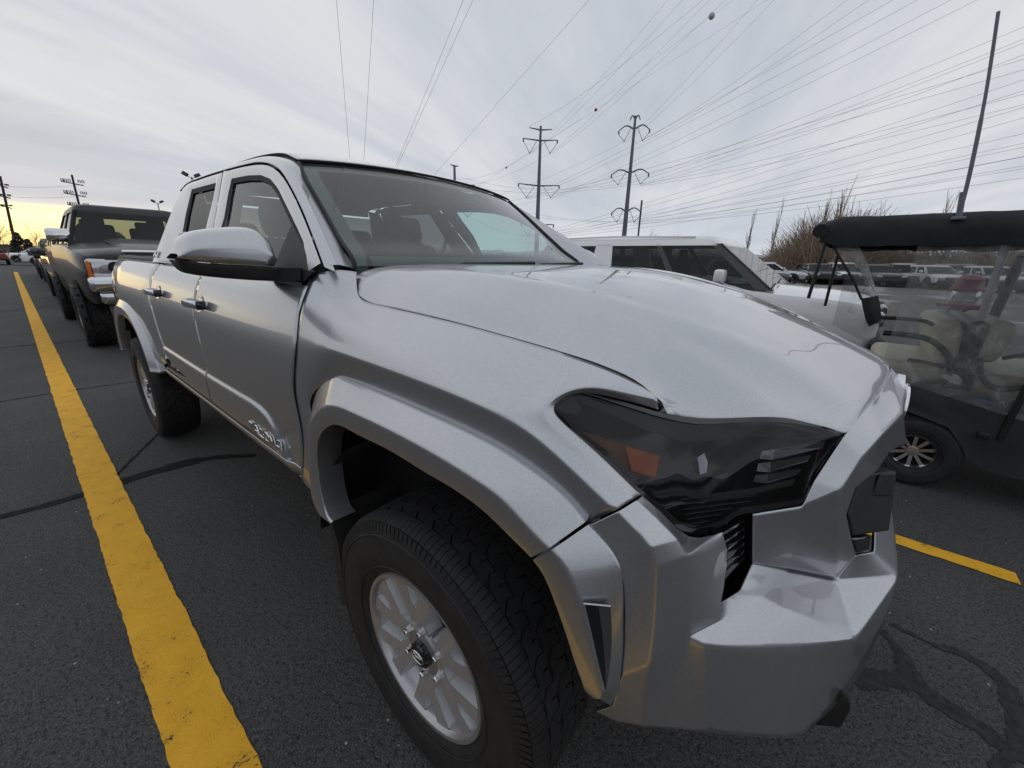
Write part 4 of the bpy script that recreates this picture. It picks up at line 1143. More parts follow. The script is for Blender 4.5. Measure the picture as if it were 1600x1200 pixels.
    obj('amber_lit_part', f((amb2, [tuple(range(len(amb2)))])), 'amber', hl)
    for blk, bar, top, low in bars:
        db = obj('light_bar', f(merge((bar, [(0, 1, 2, 3)]))), 'lens_clear', hl)
        obj('light_bar_end', f((blk, [(0, 1, 2, 3)])), 'lens_grain', hl)
        obj('light_bar_edge', f(merge((low, [(0, 1, 2, 3)]), (top, [(0, 1, 2, 3)]))), 'satin_metal', hl)
    for rb in ribs: obj('lamp_rib', f(tube(rb, .0012, 4)), 'lamp_grey', hl)
    obj('lamp_strip', f(gridf(strip)), 'lamp_grey', hl)
    obj('lamp_projector', f((pod, [tuple(range(len(pod)))])), 'chrome', hl)

# side marker slot in the bumper flare
def flare_y(u, v): 
    # on the facet between the flare top line (y -.932) and the mid line (-.975)
    return None
slot_l = [(912, 943), (922, 985), (934, 1038), (944, 1078)]; slot_r = [(954, 947), (956, 990), (953, 1040), (947, 1080)]
for m in (0, 1):
    f = mirror if m else (lambda q: q)
    A_ = cr([bp(u, v, y=-.9765) for u, v in slot_l], 12); C_ = cr([bp(u, v, y=y) for (u, v), y in zip(slot_r, (-.955, -.956, -.960, -.972))], 12)
    mid_ = [a.lerp(c, .50) for a, c in zip(A_, C_)]
    o = obj('marker_slot', f(gridf([A_, [p + Vector((0, .003, 0)) for p in mid_]])), 'gloss_black', truck, 60)
    obj('slot_wall', f(gridf([[p + Vector((0, .003, 0)) for p in mid_], C_])), 'dark_grey_plastic', o, 60)
    obj('slot_lip', f(merge(tube(A_, .0016, 5), tube([A_[0], C_[0]], .0014, 5))), 'silver_flat', o, 60)

# model lettering in bright raised letters on the front doors
GLY = {'T': [[(0, 1), (1, 1)], [(.5, 1), (.5, 0)]], 'A': [[(0, 0), (.18, .85), (.35, 1), (.65, 1), (.82, .85), (1, 0)], [(.15, .38), (.85, .38)]], 'C': [[(1, .95), (.25, 1), (0, .8), (0, .2), (.25, 0), (1, .05)]],
       'O': [[(.2, 0), (0, .2), (0, .8), (.2, 1), (.8, 1), (1, .8), (1, .2), (.8, 0), (.2, 0)]], 'M': [[(0, 0), (0, 1), (.5, .35), (1, 1), (1, 0)]], 'X': [[(0, 0), (1, 1)], [(0, 1), (1, 0)]], '4': [[(.75, 0), (.75, 1), (0, .35), (1, .35)]]}
def word(txt, x0, z0, w, h, gap, t, side, yoff=.004, slope=0.0):
    parts = []
    for i, ch in enumerate(txt):
        for st_ in GLY[ch]:
            pts = []
            for a, b in st_:
                s_ = i * (w + gap) + a * w
                x = x0 + side * s_; z = z0 + b * h
                pts.append(Vector((x, -(Yd(x, z) + yoff), z)))
            P_ = []
            for p, q in zip(pts, pts[1:]): P_ += [p.lerp(q, k / 3) for k in range(3)]
            P_.append(pts[-1])
            parts.append(tube(P_, t, 5))
    return merge(*parts)
la, lb = bside(391, 656), bside(447, 692)
print('letters', la, lb)
W_ = abs(lb.x - la.x)
obj('lettering', word('TACOMA', la.x, la.z - .036, W_ / 6 * .74, .032, W_ / 6 * .26, .0030, 1), 'chrome', fd[0], 50)
obj('lettering', mirror(word('TACOMA', lb.x, la.z - .036, W_ / 6 * .74, .032, W_ / 6 * .26, .0030, -1)), 'chrome', fd[1], 50)
def word_gp(txt, x0, z0, w, h, gap, t, side):
    parts = []
    for i, ch in enumerate(txt):
        for st_ in GLY[ch]:
            parts.append(tube([Vector((x0 + side * (i * (w + gap) + a * w), gpy(z0 + b * h) - .012, z0 + b * h)) for a, b in st_], t, 5))
    return merge(*parts)
obj('drive_badge', word_gp('4X4', CABR + .03, 1.375, .028, .032, .008, .004, 1), 'chrome', truck, 50)

# mud flap behind the front wheel, arch liners
both('mud_flap', prism([(-.40, -.955, .66), (-.36, -.955, .56), (-.36, -.955, .33), (-.40, -.955, .30)], (0, .26, 0)), 'rubber', 30)
def liner(cx, r, y0, y1, a0=10, a1=170):
    rows = []
    for y in (y0, y1):
        rows.append([Vector((cx + r * math.cos(R(a)), y, .40 + r * math.sin(R(a)))) for a in range(a0, a1 + 1, 10)])
    rows.append([Vector((cx + .30 * math.cos(R(a)), y1, .40 + .30 * math.sin(R(a)))) for a in range(a0, a1 + 1, 10)])
    return gridf(rows)
both('wheel_arch_liner', liner(0.03, .59, -.925, -.58, 50, 170), 'liner', 50)
both('wheel_arch_liner', liner(RX, .60, -.925, -.58), 'liner', 50)
# ================================================================== wheels
def tyre_mesh(rt, rr_, hw, npitch=60, blocks=True, lug=0.0):
    """tyre around the y axis, outer side towards -y; rt tread radius, rr_ bead radius, hw half width"""
    g = .009 + lug
    prof = [(rr_ - .004, -hw * .72), (rr_ + .012, -hw * .86), (rr_ + (rt - rr_) * .30, -hw * .985), (rr_ + (rt - rr_) * .55, -hw * 1.0), (rr_ + (rt - rr_) * .78, -hw * .965), (rt - .022, -hw * .90), (rt - .010, -hw * .82), (rt - g, -hw * .70), (rt - g + .002, 0)]
    prof = prof + [(r, -h) for r, h in reversed(prof[:-1])]
    P = cr([(r, h, 0) for r, h in prof], 44)
    carc = lathe([(p.x, p.y) for p in P], 96)
    parts = [carc]
    # raised sidewall ribs
    for rr2, h in ((rr_ + (rt - rr_) * .20, -hw * .955), (rr_ + (rt - rr_) * .72, -hw * .985)):
        parts.append(tube([(rr2 * math.cos(a), h, rr2 * math.sin(a)) for a in [2 * math.pi * k / 72 for k in range(72)]], .0025, 4, loop=True))
    if blocks:
        lanes = [(-.90, -.575, .00, .35, 1.75), (-.545, -.225, .5, .9, 1.0), (-.195, .195, .25, .5, 1.0), (.225, .545, .0, -.9, 1.0), (.575, .90, .5, -.35, 1.75)]
        if lug: lanes = [(-.95, -.45, 0, .2, .45), (-.40, 0, .5, .8, .5), (.02, .42, 0, -.8, .5), (.47, .95, .5, -.2, .45)]
        for li, (a, b, ph, sk, mul) in enumerate(lanes):
            edge = li in (0, len(lanes) - 1)
            n = int(npitch * mul)
            gapf = (.90 if edge else .91) if not lug else .68
            for k in range(n):
                a0 = 2 * math.pi * (k + ph) / n; da = 2 * math.pi / n
                y0, y1 = a * hw, b * hw
                jog = (.018 * hw * (1 if k % 2 else -1)) if not edge else 0
                cols = [0, .5, 1.0]; q = []
                zz = .34 if not edge else .06
                for top in (0, 1):
                    for w in cols:
                        yy = y0 + (y1 - y0) * w
                        for t in (0, gapf):
                            ang = a0 + da * t + sk * da * .5 * (w if w < .75 else 1.0) + da * zz * (1 if w == .5 else 0)
                            rr3 = (rt if top else rt - g - .004) - .007 * (abs(yy) / hw) ** 3 - (.008 if (abs(yy) > .85 * hw and top) else 0)
                            q.append((rr3 * math.cos(ang), yy + jog, rr3 * math.sin(ang)))
                # indices: layer*6 + col*2 + side
                F = [(6, 7, 9, 8), (8, 9, 11, 10), (0, 2, 8, 6), (2, 4, 10, 8), (1, 7, 9, 3), (3, 9, 11, 5), (0, 6, 7, 1), (4, 5, 11, 10)]
                parts.append((q, F))
                if edge:     # shoulder ribs down the sidewall
                    s = -1 if li == 0 else 1
                    q2 = []
                    for (r1, y1_) in ((rt - .014, s * hw * .90), (rt - .052 - lug, s * hw * .972)):
                        for t in (.08, gapf - .08):
                            ang = a0 + da * t + (sk * da * .5 if s > 0 else 0)
                            q2.append((r1 * math.cos(ang), y1_ + s * .003, r1 * math.sin(ang)))
                    parts.append((q2, [(0, 1, 3, 2)]))
    return merge(*parts)
def spoke_wheel(rr_, hw):
    """alloy wheel with six forked spokes; returns rim barrel, spokes, pockets"""
    yf = -hw * .78
    barrel = lathe([(p.x, p.y) for p in cr([(rr_ + .010, yf - .004, 0), (rr_ + .008, yf - .012, 0), (rr_ - .002, yf - .012, 0), (rr_ - .010, yf - .003, 0), (rr_ - .016, yf + .02, 0), (rr_ - .030, yf + .05, 0), (rr_ - .032, yf + .12, 0), (rr_ - .03, hw * .7, 0)], 24)], 72)
    return barrel, yf
def fork_spoke(ang, ri, ro, yf):
    """one Y shaped spoke: front face polygon plus bevelled sides, in the wheel plane (x,z), facing -y"""
    def pol(r, a, y): return Vector((r * math.cos(a), y, r * math.sin(a)))
    d = R(1)
    out = [(.052, -28), (.076, -25), (.104, -15), (.150, -17.5), (.190, -19.5), (ro, -20.5), (ro, -8.2), (.190, -7.8), (.160, -6.8), (.142, -3), (.142, 3), (.160, 6.8), (.190, 7.8), (ro, 8.2), (ro, 20.5), (.190, 19.5), (.150, 17.5), (.104, 15), (.076, 25), (.052, 28)]
    def yy(r): return yf + .010 - .016 * sstep(.05, .10, r) + .020 * sstep(.12, .205, r) * 0 + .004
    V, F = [], []
    top = [pol(r, ang + a * d, yy(r)) for r, a in out]
    cen = Vector((0, 0, 0))
    bot = []
    for (r, a) in out:
        bot.append(pol(r + (.006 if abs(a) < 5 else 0), ang + a * d * (1.16 if r > .06 else 1.0) if abs(a) > 12 else ang + a * d * .55, yy(r) + .046))
    n = len(out)
    V = top + bot
    F.append(tuple(range(n)))
    F += [(i, i + 1, n + i + 1, n + i) for i in range(n - 1)]
    return V, F
def build_wheel(parent, name='wheel'):
    rr_, hw, rt = .222, .128, .395
    wh = obj(name, spoke_wheel(rr_, hw)[0], 'alloy', parent, 40)
    yf = -hw * .78
    ty = obj('tyre', tyre_mesh(rt, rr_, hw, 78), 'tyre', wh, 40)
    for k in range(6):
        sp = obj('spoke', fork_spoke(R(97 + 60 * k), .05, .214, yf), 'alloy_face', wh, 12, [BEV(.003, 2, 25)])
        sp.data.materials.append(MAT['alloy_side'])
        for p in sp.data.polygons:
            if len(p.vertices) == 4: p.material_index = 1
    obj('hub', lathe([(0, yf + .004), (.062, yf + .004), (.075, yf + .012), (.078, yf + .05)], 36), 'alloy', wh, 30)
    obj('hub_cap', merge(lathe([(0, yf - .014), (.030, yf - .013), (.036, yf - .009), (.037, yf + .01)], 32)), 'gloss_black', wh, 30)
    rings = []
    for rx, rz, dz in ((.024, .017, 0), (.009, .0155, 0), (.0175, .0065, .0075)):
        rings.append(tube([Vector((rx * math.cos(a), yf - .0150, rz * math.sin(a) + dz)) for a in [2 * math.pi * k / 28 for k in range(28)]], .0016, 4, loop=True))
    obj('cap_emblem', merge(*rings), 'satin_metal', wh, 60)
    for k in range(6):
        a = R(90 + 60 * k)
        obj('lug_nut', move(lathe([(0, yf - .010), (.006, yf - .010), (.0085, yf - .004), (.0088, yf + .012)], 6), (.0695 * math.cos(a), 0, .0695 * math.sin(a))), 'chrome', wh, 20)
    obj('brake_disc', lathe([(.05, -.01), (.165, -.01), (.165, .012), (.05, .012)], 40), 'alloy_pocket', wh, 30)
    obj('wheel_back', lathe([(0, .02), (.185, .02), (.19, .10)], 32), 'liner', wh, 30)
    return wh
w0 = build_wheel(truck)
w0.location = (0, -.832, .395)
for x, s in ((-3.35, -1), (0, 1), (-3.35, 1)):
    w = dup(w0, truck)
    w.location = (x, s * .832, .395)
    w.rotation_euler = (0, R(23) if x < -1 else 0, 0 if s < 0 else math.pi)
# ================================================================== other vehicles
simple('steel_pole', (0.15, 0.165, 0.19), 0.55, 0.3, var=0.15, scale=1.5)
def section(w, zt, zl, crown=.03, tuck=.90, sh=.10, zm=None):
    """right half -> full ring of a body cross-section, open at the bottom; list of (y, z)"""
    zm = zm if zm is not None else zl + (zt - zl) * .55
    h = [(0, zt + crown), (w * .45, zt + crown * .8), (w * .80, zt + crown * .2), (w - .035, zt - sh * .35), (w - .006, zt - sh), (w, zm), (w * .985, zl + .10), (w * tuck, zl)]
    return [(-y, z) for y, z in reversed(h)] + h[1:]
def body_loft(st, k=4):
    """st = [(x, w, zt, zl, crown, tuck, sh)] front to back"""
    S = [[Vector((s[0], y, z)) for y, z in section(*s[1:])] for s in st]
    cols = list(zip(*S))
    C = [cru(list(c), k) for c in cols]
    n = len(C[0])
    V, F = gridf([[c[j] for c in C] for j in range(n)], flip=False)
    m = len(C)
    F.append(tuple(range(m))); F.append(tuple((n - 1) * m + i for i in reversed(range(m))))
    return V, F
def quad(a, b, c, d, nx=1, ny=1):
    a, b, c, d = map(Vector, (a, b, c, d))
    return gridf([[a.lerp(b, i / nx).lerp(d.lerp(c, i / nx), j / ny) for i in range(nx + 1)] for j in range(ny + 1)])
def fillet_loop(P, r, seg=4):
    out = []; n = len(P)
    for i in range(n):
        a, b, c = P[i - 1], P[i], P[(i + 1) % n]
        d = min(r, (a - b).length * .45, (c - b).length * .45)
        s_, e_ = b + (a - b).normalized() * d, b + (c - b).normalized() * d
        for k in range(seg + 1):
            t = k / seg; out.append(s_ * (1 - t) ** 2 + b * (2 * t * (1 - t)) + e_ * t * t)
    return out
SIMPLE_TYRE, RIMS = {}, {}
def car_wheel(parent, x, y, r, hw, rim_mat, style, side, lug=0.0):
    key = (round(r, 3), round(hw, 3), lug)
    if key not in SIMPLE_TYRE:
        SIMPLE_TYRE[key] = tyre_mesh(r, r * .60, hw, 34 if lug else 40, lug > 0, lug)
        yf = -hw * .80; rr_ = r * .60
        parts = [lathe([(rr_ + .01, yf), (rr_ - .01, yf - .006), (rr_ - .02, yf + .03), (rr_ - .03, hw * .6)], 32), lathe([(0, yf - .01), (.055, yf - .008), (.06, yf + .04)], 20)]
        n = 5 if not lug else 8
        for i in range(n):
            a = 2 * math.pi * i / n
            def pl(rd, da, yy): return Vector((rd * math.cos(a + da), yy, rd * math.sin(a + da)))
            parts.append(prism([pl(.05, -.45, yf), pl(rr_ - .012, -.18, yf + .006), pl(rr_ - .012, .18, yf + .006), pl(.05, .45, yf)], (0, .03, 0)))
        RIMS[key] = merge(*parts)
    w = obj('wheel', RIMS[key], rim_mat, parent, 30)
    obj('tyre', SIMPLE_TYRE[key], 'tyre', w, 40)
    obj('wheel_back', lathe([(0, .0), (r * .57, .0)], 24), 'liner', w)
    w.location = (x, y, r); w.rotation_euler = (0, random.uniform(0, 1), 0 if side < 0 else math.pi)
    return w
def arch(cx, y, r, s, t=.012):
    """dark wheel-arch opening just proud of the body side"""
    P = [Vector((cx + r * math.cos(a), y, r * .92 + r * math.sin(a))) for a in [R(-12) + R(204) * k / 24 for k in range(25)]]
    return prism(P, (0, s * t, 0))
def flare_ring(cx, y, r, s, w=.05, out=.035):
    c = []
    for rr2, dy in ((r + w, .0), (r + w * .6, out), (r, out), (r - .004, -.03)):
        c.append([Vector((cx + rr2 * math.cos(a), y + s * dy, r * .92 + rr2 * math.sin(a))) for a in [R(-12) + R(204) * k / 24 for k in range(25)]])
    return gridf(c, flip=s > 0)

def vehicle(name, label, cat, loc, rz, paint, st, wheels, r, hw, cabin, group=None, lug=0.0, rim='alloy', lamps=None, grille=None, bumper='paint', glassm='glass_dark', mirrors=None, bed=None, trim='black_plastic', belt_side=True, flare=False, pillars='paint', wside=None):
    """cabin = dict(base=(x0,x1), roof=(x0,x1), zb, zr, wb, wr, splits=[...]) ; x is measured back from the front bumper (negative)"""
    root = thing(name, label, cat, loc, rz, group)
    W = max(s[1] for s in st)
    obj('body', body_loft(st), paint, root, 35)
    for cx in wheels:
        for s in (-1, 1):
            o = obj('wheel_arch', arch(cx, s * (W - .006), r * 1.14, s), 'liner', root)
            if flare: obj('arch_flare', flare_ring(cx, s * (W - .01), r * 1.14, s), flare, root, 40)
            car_wheel(root, cx, s * (wside if wside else W - hw * .80), r, hw, rim, 0, s, lug)
    c = cabin; zb, zr, wb, wr = c['zb'], c['zr'], c['wb'], c['wr']
    b0, b1 = c['base']; r0, r1 = c['roof']
    pm = paint if pillars == 'paint' else pillars
    zt = zr - .07
    def edge(t): return b0 + (r0 - b0) * t, b1 + (r1 - b1) * t
    def hwid(t): return wb + (wr - wb) * t
    def zz_(t): return zb + (zt - zb) * t
    def ring(t, ins, z, rr_):
        x0, x1 = edge(t); x0 -= ins; x1 += ins; w = hwid(t) - ins
        return fillet_loop([Vector((x0, -w, z)), Vector((x0, w, z)), Vector((x1, w, z)), Vector((x1, -w, z))], rr_)
    rg_ = [ring(.88, .03, zz_(.88), .07), ring(.88, 0, zz_(.88), .08), ring(1.0, 0, zt, .09), ring(1.0, .035, zr - .028, .10), ring(1.0, .12, zr - .006, .12), ring(1.0, .3, zr, .12)]
    V, F = gridf(rg_, closed_u=True, flip=False); nn = len(rg_[0])
    F.append(tuple(range((len(rg_) - 1) * nn, len(rg_) * nn)))
    obj('roof', (V, F), c.get('roofmat', paint), root, 40)
    obj('cabin_floor', box((b0 + b1) / 2, 0, zb + .005, abs(b1 - b0) - .12, 2 * wb - .10, .05), 'interior_dark', root)
    def P(f, t, s, off=0.0):
        x0, x1 = edge(t); return Vector((x0 + (x1 - x0) * f, s * (hwid(t) + off), zz_(t)))
    marks = [0.0] + [v for sp in c['splits'] for v in sp] + [1.0]
    for s in (-1, 1):
        for i in range(0, len(marks), 2):
            fa, fb = marks[i], marks[i + 1]
            mt = c.get('pmats', {}).get(i // 2, pm)
            obj('pillar', prism([P(fa, -.06, s), P(fb, -.06, s), P(fb, .92, s), P(fa, .92, s)], (0, -s * .06, 0)), mt, root, 30)
        for (fa, fb) in c['splits']:
            q = [P(fa, -.02, s, -.015), P(fb, -.02, s, -.015), P(fb, .92, s, -.015), P(fa, .92, s, -.015)]
            obj('side_window', quad(*q), c.get('sidemat', glassm), root)
            obj('window_ledge', prism([P(fa, -.06, s, .004), P(fb, -.06, s, .004), P(fb, .03, s, .004), P(fa, .03, s, .004)], (0, -s * .05, 0)), trim, root, 30)
    fx = lambda t, d=0: edge(t)[0] + d
    for s in (-1, 1):
        obj('front_post', prism([Vector((fx(-.06), s * hwid(-.06), zz_(-.06))), Vector((fx(.92), s * hwid(.92), zz_(.92))), Vector((fx(.92), s * (hwid(.92) - .06), zz_(.92))), Vector((fx(-.06), s * (hwid(-.06) - .06), zz_(-.06)))], (-.04, 0, 0)), c.get('pmats', {}).get(0, pm), root, 30)
    wv = lambda t: hwid(t) - .03
    obj('windshield', quad((fx(-.04), -wv(0), zz_(-.04)), (fx(-.04), wv(0), zz_(-.04)), (fx(.94), wv(.94), zz_(.94)), (fx(.94), -wv(.94), zz_(.94))), c.get('wsmat', glassm), root)
    bx_ = lambda t: edge(t)[1]
    obj('back_glass', quad((bx_(.0), wv(.0), zz_(0)), (bx_(.0), -wv(.0), zz_(0)), (bx_(.94), -wv(.94), zz_(.94)), (bx_(.94), wv(.94), zz_(.94))), glassm, root)
    for sx, sy in c.get('seats', []):
        obj('seat', merge(rbox(sx, sy, zb + .16, .12, .48, .40, .05, 3), rbox(sx - .03, sy, zb + .41, .09, .26, .15, .04, 3)), 'seat_cloth', root, 40)
    if c.get('seats'):
        obj('steering_wheel', tube([Vector((b0 - .62 - .06 * math.cos(a_), .38 + .18 * math.sin(a_), zb + .06 + .16 * math.cos(a_))) for a_ in [2 * math.pi * k / 24 for k in range(24)]], .016, 6, loop=True), 'interior_dark', root, 40)
    if lamps:
        for s in (-1, 1):
            for nm, vf, mt in lamps(s): obj(nm, vf, mt, root, 30)
    if grille:
        for nm, vf, mt in grille: obj(nm, vf, mt, root, 30)
    if mirrors:
        mx, my, mz, sz = mirrors
        for s in (-1, 1):
            mo = obj('door_mirror', merge(rbox(mx, s * (my + .12), mz, sz * .55, sz * 1.1, sz * .8, sz * .18, 3)), c.get('mirror_mat', paint), root, 40)
            obj('mirror_arm', tube([(mx - .02, s * (my - .06), mz - sz * .38), (mx - .02, s * (my + .06), mz - sz * .3)], .03, 6), trim, mo, 40)
    return root

# ---- big dark pickup parked behind
def ram_lamps(s):
    y = s * .69
    return [('headlamp', rbox(-.10, y, 1.18, .22, .42, .25, .04, 3), 'lamp_clear'), ('lamp_projector', xform(lathe([(0, .0), (.06, .0), (.075, .015), (.085, -.02)], 24, 'x'), Matrix.Translation((.018, s * .62, 1.19))), 'gloss_black'),
            ('turn_lamp', rbox(-.09, s * .865, 1.17, .20, .07, .22, .02), 'amber')]
simple('lamp_clear', (0.55, 0.56, 0.58), 0.12, 0.7, coat=1.0)
ram_st = [(0, .78, 1.30, .78, .02, .95, .06), (-.08, .90, 1.36, .72, .04, .95, .08), (-.35, .965, 1.42, .70, .06, .95, .10), (-.9, .985, 1.46, .70, .07, .95, .11), (-1.55, .985, 1.50, .68, .07, .95, .12), (-2.3, .985, 1.52, .66, .05, .95, .10), (-4.0, .985, 1.53, .66, .03, .95, .08), (-4.4, .985, 1.50, .68, .0, .95, .05), (-5.9, .985, 1.50, .72, .0, .95, .05), (-6.0, .96, 1.48, .80, .0, .95, .05)]
ram_front = [('bumper', merge(rbox(.08, 0, .98, .26, 1.86, .20, .05, 3), rbox(.04, 0, .80, .20, 1.70, .18, .05, 3)), 'chrome'), ('bumper_pocket', rbox(.20, -.62, .86, .04, .22, .12, .01), 'liner'), ('bumper_pocket', rbox(.20, .62, .86, .04, .22, .12, .01), 'liner'),
             ('grille', merge(rbox(.02, 0, 1.22, .10, 1.0, .34, .03), *[rbox(.08, 0, 1.11 + .05 * k, .02, .92, .018, .004) for k in range(5)]), 'gloss_black'), ('grille_bar', rbox(.06, 0, 1.40, .08, 1.06, .05, .02), 'chrome'),
             ('hood_bulge', loftu([[Vector((x, -.52, z)) for x, z in ((-.12, 1.385), (-.5, 1.47), (-1.0, 1.53), (-1.5, 1.565))], [Vector((x, -.40, z + .035)) for x, z in ((-.12, 1.385), (-.5, 1.475), (-1.0, 1.535), (-1.5, 1.57))], [Vector((x, .40, z + .035)) for x, z in ((-.12, 1.385), (-.5, 1.475), (-1.0, 1.535), (-1.5, 1.57))], [Vector((x, .52, z)) for x, z in ((-.12, 1.385), (-.5, 1.47), (-1.0, 1.53), (-1.5, 1.565))]], 6, .04, flip=True), 'paint_black')]
ram = vehicle('pickup_truck', 'black lifted pickup truck with chunky mud tyres and chrome mirror caps', 'pickup truck', (-7.15, .12, 0), 0, 'paint_black', ram_st, (-1.0, -4.9), .455, .165,
    dict(base=(-1.62, -4.15), roof=(-2.30, -4.0), zb=1.50, zr=2.16, wb=.90, wr=.68, splits=[(.07, .48), (.53, .93)], mirror_mat='chrome', seats=[(-2.75, -.42), (-2.75, .42), (-3.75, -.4), (-3.75, .4)]), lug=.010, lamps=ram_lamps, grille=ram_front, glassm='glass_far', mirrors=(-1.85, .84, 1.63, .25), wside=.89)

# ---- row of vehicles nose to tail behind it, along the same line
def lampset(y, z, w, h, x=-.05, mat='lamp_clear'):
    return lambda s: [('headlamp', rbox(x, s * y, z, .14, w, h, .03, 3), mat)]
def front(W, z, h, gm='gloss_black', bm='black_plastic', bz=.55):
    return [('grille', rbox(.02, 0, z, .06, W * 1.1, h, .02), gm), ('bumper', rbox(.03, 0, bz, .14, W * 1.9, .24, .05, 3), bm)]
def pick_st(W, hz, bz, L, zl=.5): return [(0, W * .80, hz - .14, zl + .12, .02, .95, .06), (-.10, W * .93, hz - .06, zl + .04, .03, .95, .08), (-.5, W * .99, hz - .02, zl, .04, .95, .09), (-1.45, W, hz + .02, zl, .05, .95, .1), (-2.2, W, bz, zl, .03, .95, .09), (-L + 1.8, W, bz, zl, .02, .95, .08), (-L + .1, W, bz, zl + .05, 0, .95, .05), (-L, W * .97, bz - .02, zl + .15, 0, .95, .05)]
def suv_st(W, hz, bz, L, zl=.42): return [(0, W * .78, hz - .22, zl + .10, .02, .95, .08), (-.12, W * .92, hz - .10, zl + .03, .04, .95, .10), (-.5, W * .985, hz - .04, zl, .05, .95, .10), (-1.25, W, hz, zl, .05, .95, .1), (-1.9, W, bz, zl, .03, .95, .08), (-L + .6, W, bz + .02, zl, .02, .95, .08), (-L + .12, W * .97, bz - .01, zl + .06, .0, .95, .08), (-L, W * .90, bz - .10, zl + .16, 0, .95, .08)]
def pickup(label, loc, paint, group=None, W=.98, hz=1.14, zr=1.94, L=5.8, rz=0.0, r=.40, lamps=None, bm='black_plastic', name='pickup_truck', cat='pickup truck', mir=None):
    return vehicle(name, label, cat, loc, rz, paint, pick_st(W, hz, hz + .07, L), (-.95, -.95 - L * .635), r, .135,
        dict(base=(-1.5, -3.95), roof=(-2.2, -3.8), zb=hz + .05, zr=zr, wb=W * .93, wr=W * .72, splits=[(.07, .48), (.53, .93)], seats=[(-2.6, -.4), (-2.6, .4)], mirror_mat=mir or paint), group, lamps=lamps or lampset(W * .78, hz - .14, .34, .18), grille=front(W, hz - .16, .26, bm=bm), glassm='glass_far', mirrors=(-1.75, W + .02, hz + .20, .22))
def suv(label, loc, paint, rz=0.0, group=None, W=.95, hz=1.02, zr=1.75, L=4.8, r=.37, name='suv', cat='suv'):
    return vehicle(name, label, cat, loc, rz, paint, suv_st(W, hz, hz + .06, L), (-.92, -.92 - L * .58), r, .12,
        dict(base=(-1.25, -L + .12), roof=(-2.0, -L + .45), zb=hz + .04, zr=zr, wb=W * .92, wr=W * .70, splits=[(.07, .33), (.37, .62), (.66, .93)]), group, lamps=lampset(W * .72, hz - .24, .34, .14), grille=front(W, hz - .26, .2, bz=.50), glassm='glass_dark', mirrors=(-1.55, W, hz + .16, .19))
pickup('dark grey pickup truck with bright headlamp parked next behind the lifted black pickup', (-14.3, .22, 0), 'paint_darkgrey', hz=1.18, zr=1.98, bm='chrome')
suv('black suv parked between two pickups in the row along the yellow line', (-21.0, .34, 0), 'paint_black')
pickup('mid grey pickup truck further down the row behind the black suv', (-26.8, .40, 0), 'paint_grey')
suv('dark blue suv last in the row along the yellow line', (-33.2, .44, 0), 'paint_blue', W=.93)

# ---- white van and cars across the far end of the lot
def van(label, loc, rz):
    W, L = 1.0, 5.6
    st = [(0, .78, .92, .45, .02, .95, .08), (-.15, .92, 1.05, .42, .03, .95, .10), (-.7, .98, 1.22, .40, .04, .95, .1), (-1.1, 1.0, 1.30, .40, .04, .95, .1), (-2.2, 1.0, 1.32, .40, .02, .95, .08), (-L + .1, 1.0, 1.32, .42, .0, .95, .05), (-L, .97, 1.30, .5, 0, .95, .05)]
    return vehicle('van', label, 'van', loc, rz, 'paint_white', st, (-.95, -4.3), .36, .12, dict(base=(-1.0, -L + .02), roof=(-1.95, -L + .1), zb=1.28, zr=2.35, wb=.96, wr=.86, splits=[(.04, .24), (.29, .52), (.57, .75), (.80, .95)]), lamps=lampset(.78, .98, .28, .26), grille=front(.98, .88, .2, bz=.55), glassm='glass_dark', mirrors=(-1.3, 1.0, 1.5, .22))
def at_px(u, v, depth_x): p = bp(u, v, x=depth_x); return (p.x, p.y, 0)
van('white passenger van standing sideways at the far end of the lot', at_px(27, 392, -60), R(-90))
suv('white car with its roof just showing beyond the far van', at_px(2, 392, -76), 'paint_white', R(-90), zr=1.55, name='car', cat='car')
suv('small red car at the far end of the lot beside the white van', (bp(-14, 392, x=-66).x, bp(-14, 392, x=-66).y, 0), 'paint_red', R(180), zr=1.5, name='car', cat='car')

# ---- white suv two stalls over
WS = vehicle('suv', 'white suv with black pillars and dark rear windows beyond the golf cart', 'suv', (.98, 5.36, 0), 0, 'paint_white',
    suv_st(.97, 1.10, 1.18, 5.05), (-.95, -3.95), .40, .13,
    dict(base=(-1.08, -4.9), roof=(-1.80, -4.5), zb=1.12, zr=1.76, wb=.90, wr=.72, splits=[(.05, .29), (.315, .56), (.66, .955)], pmats={0: 'gloss_black', 1: 'gloss_black', 2: 'paint_white', 3: 'gloss_black'}, sidemat='glass_priv2', wsmat='glass_far', seats=[(-2.55, -.4), (-2.55, .4)]),
    lamps=lampset(.76, .86, .34, .12), grille=front(.97, .84, .22, bz=.52), glassm='glass_priv2', mirrors=(-1.62, .97, 1.24, .21))
obj('roof_rail', tube([(-2.1, -.70, 1.735), (-3.3, -.72, 1.755), (-4.4, -.70, 1.735)], .012, 5), 'paint_white', WS, 40)
obj('roof_rail', tube([(-2.1, .70, 1.735), (-3.3, .72, 1.755), (-4.4, .70, 1.735)], .012, 5), 'paint_white', WS, 40)
obj('wiper', tube([(-1.06, -.5, 1.17), (-1.11, .1, 1.20)], .012, 5), 'black_plastic', WS)
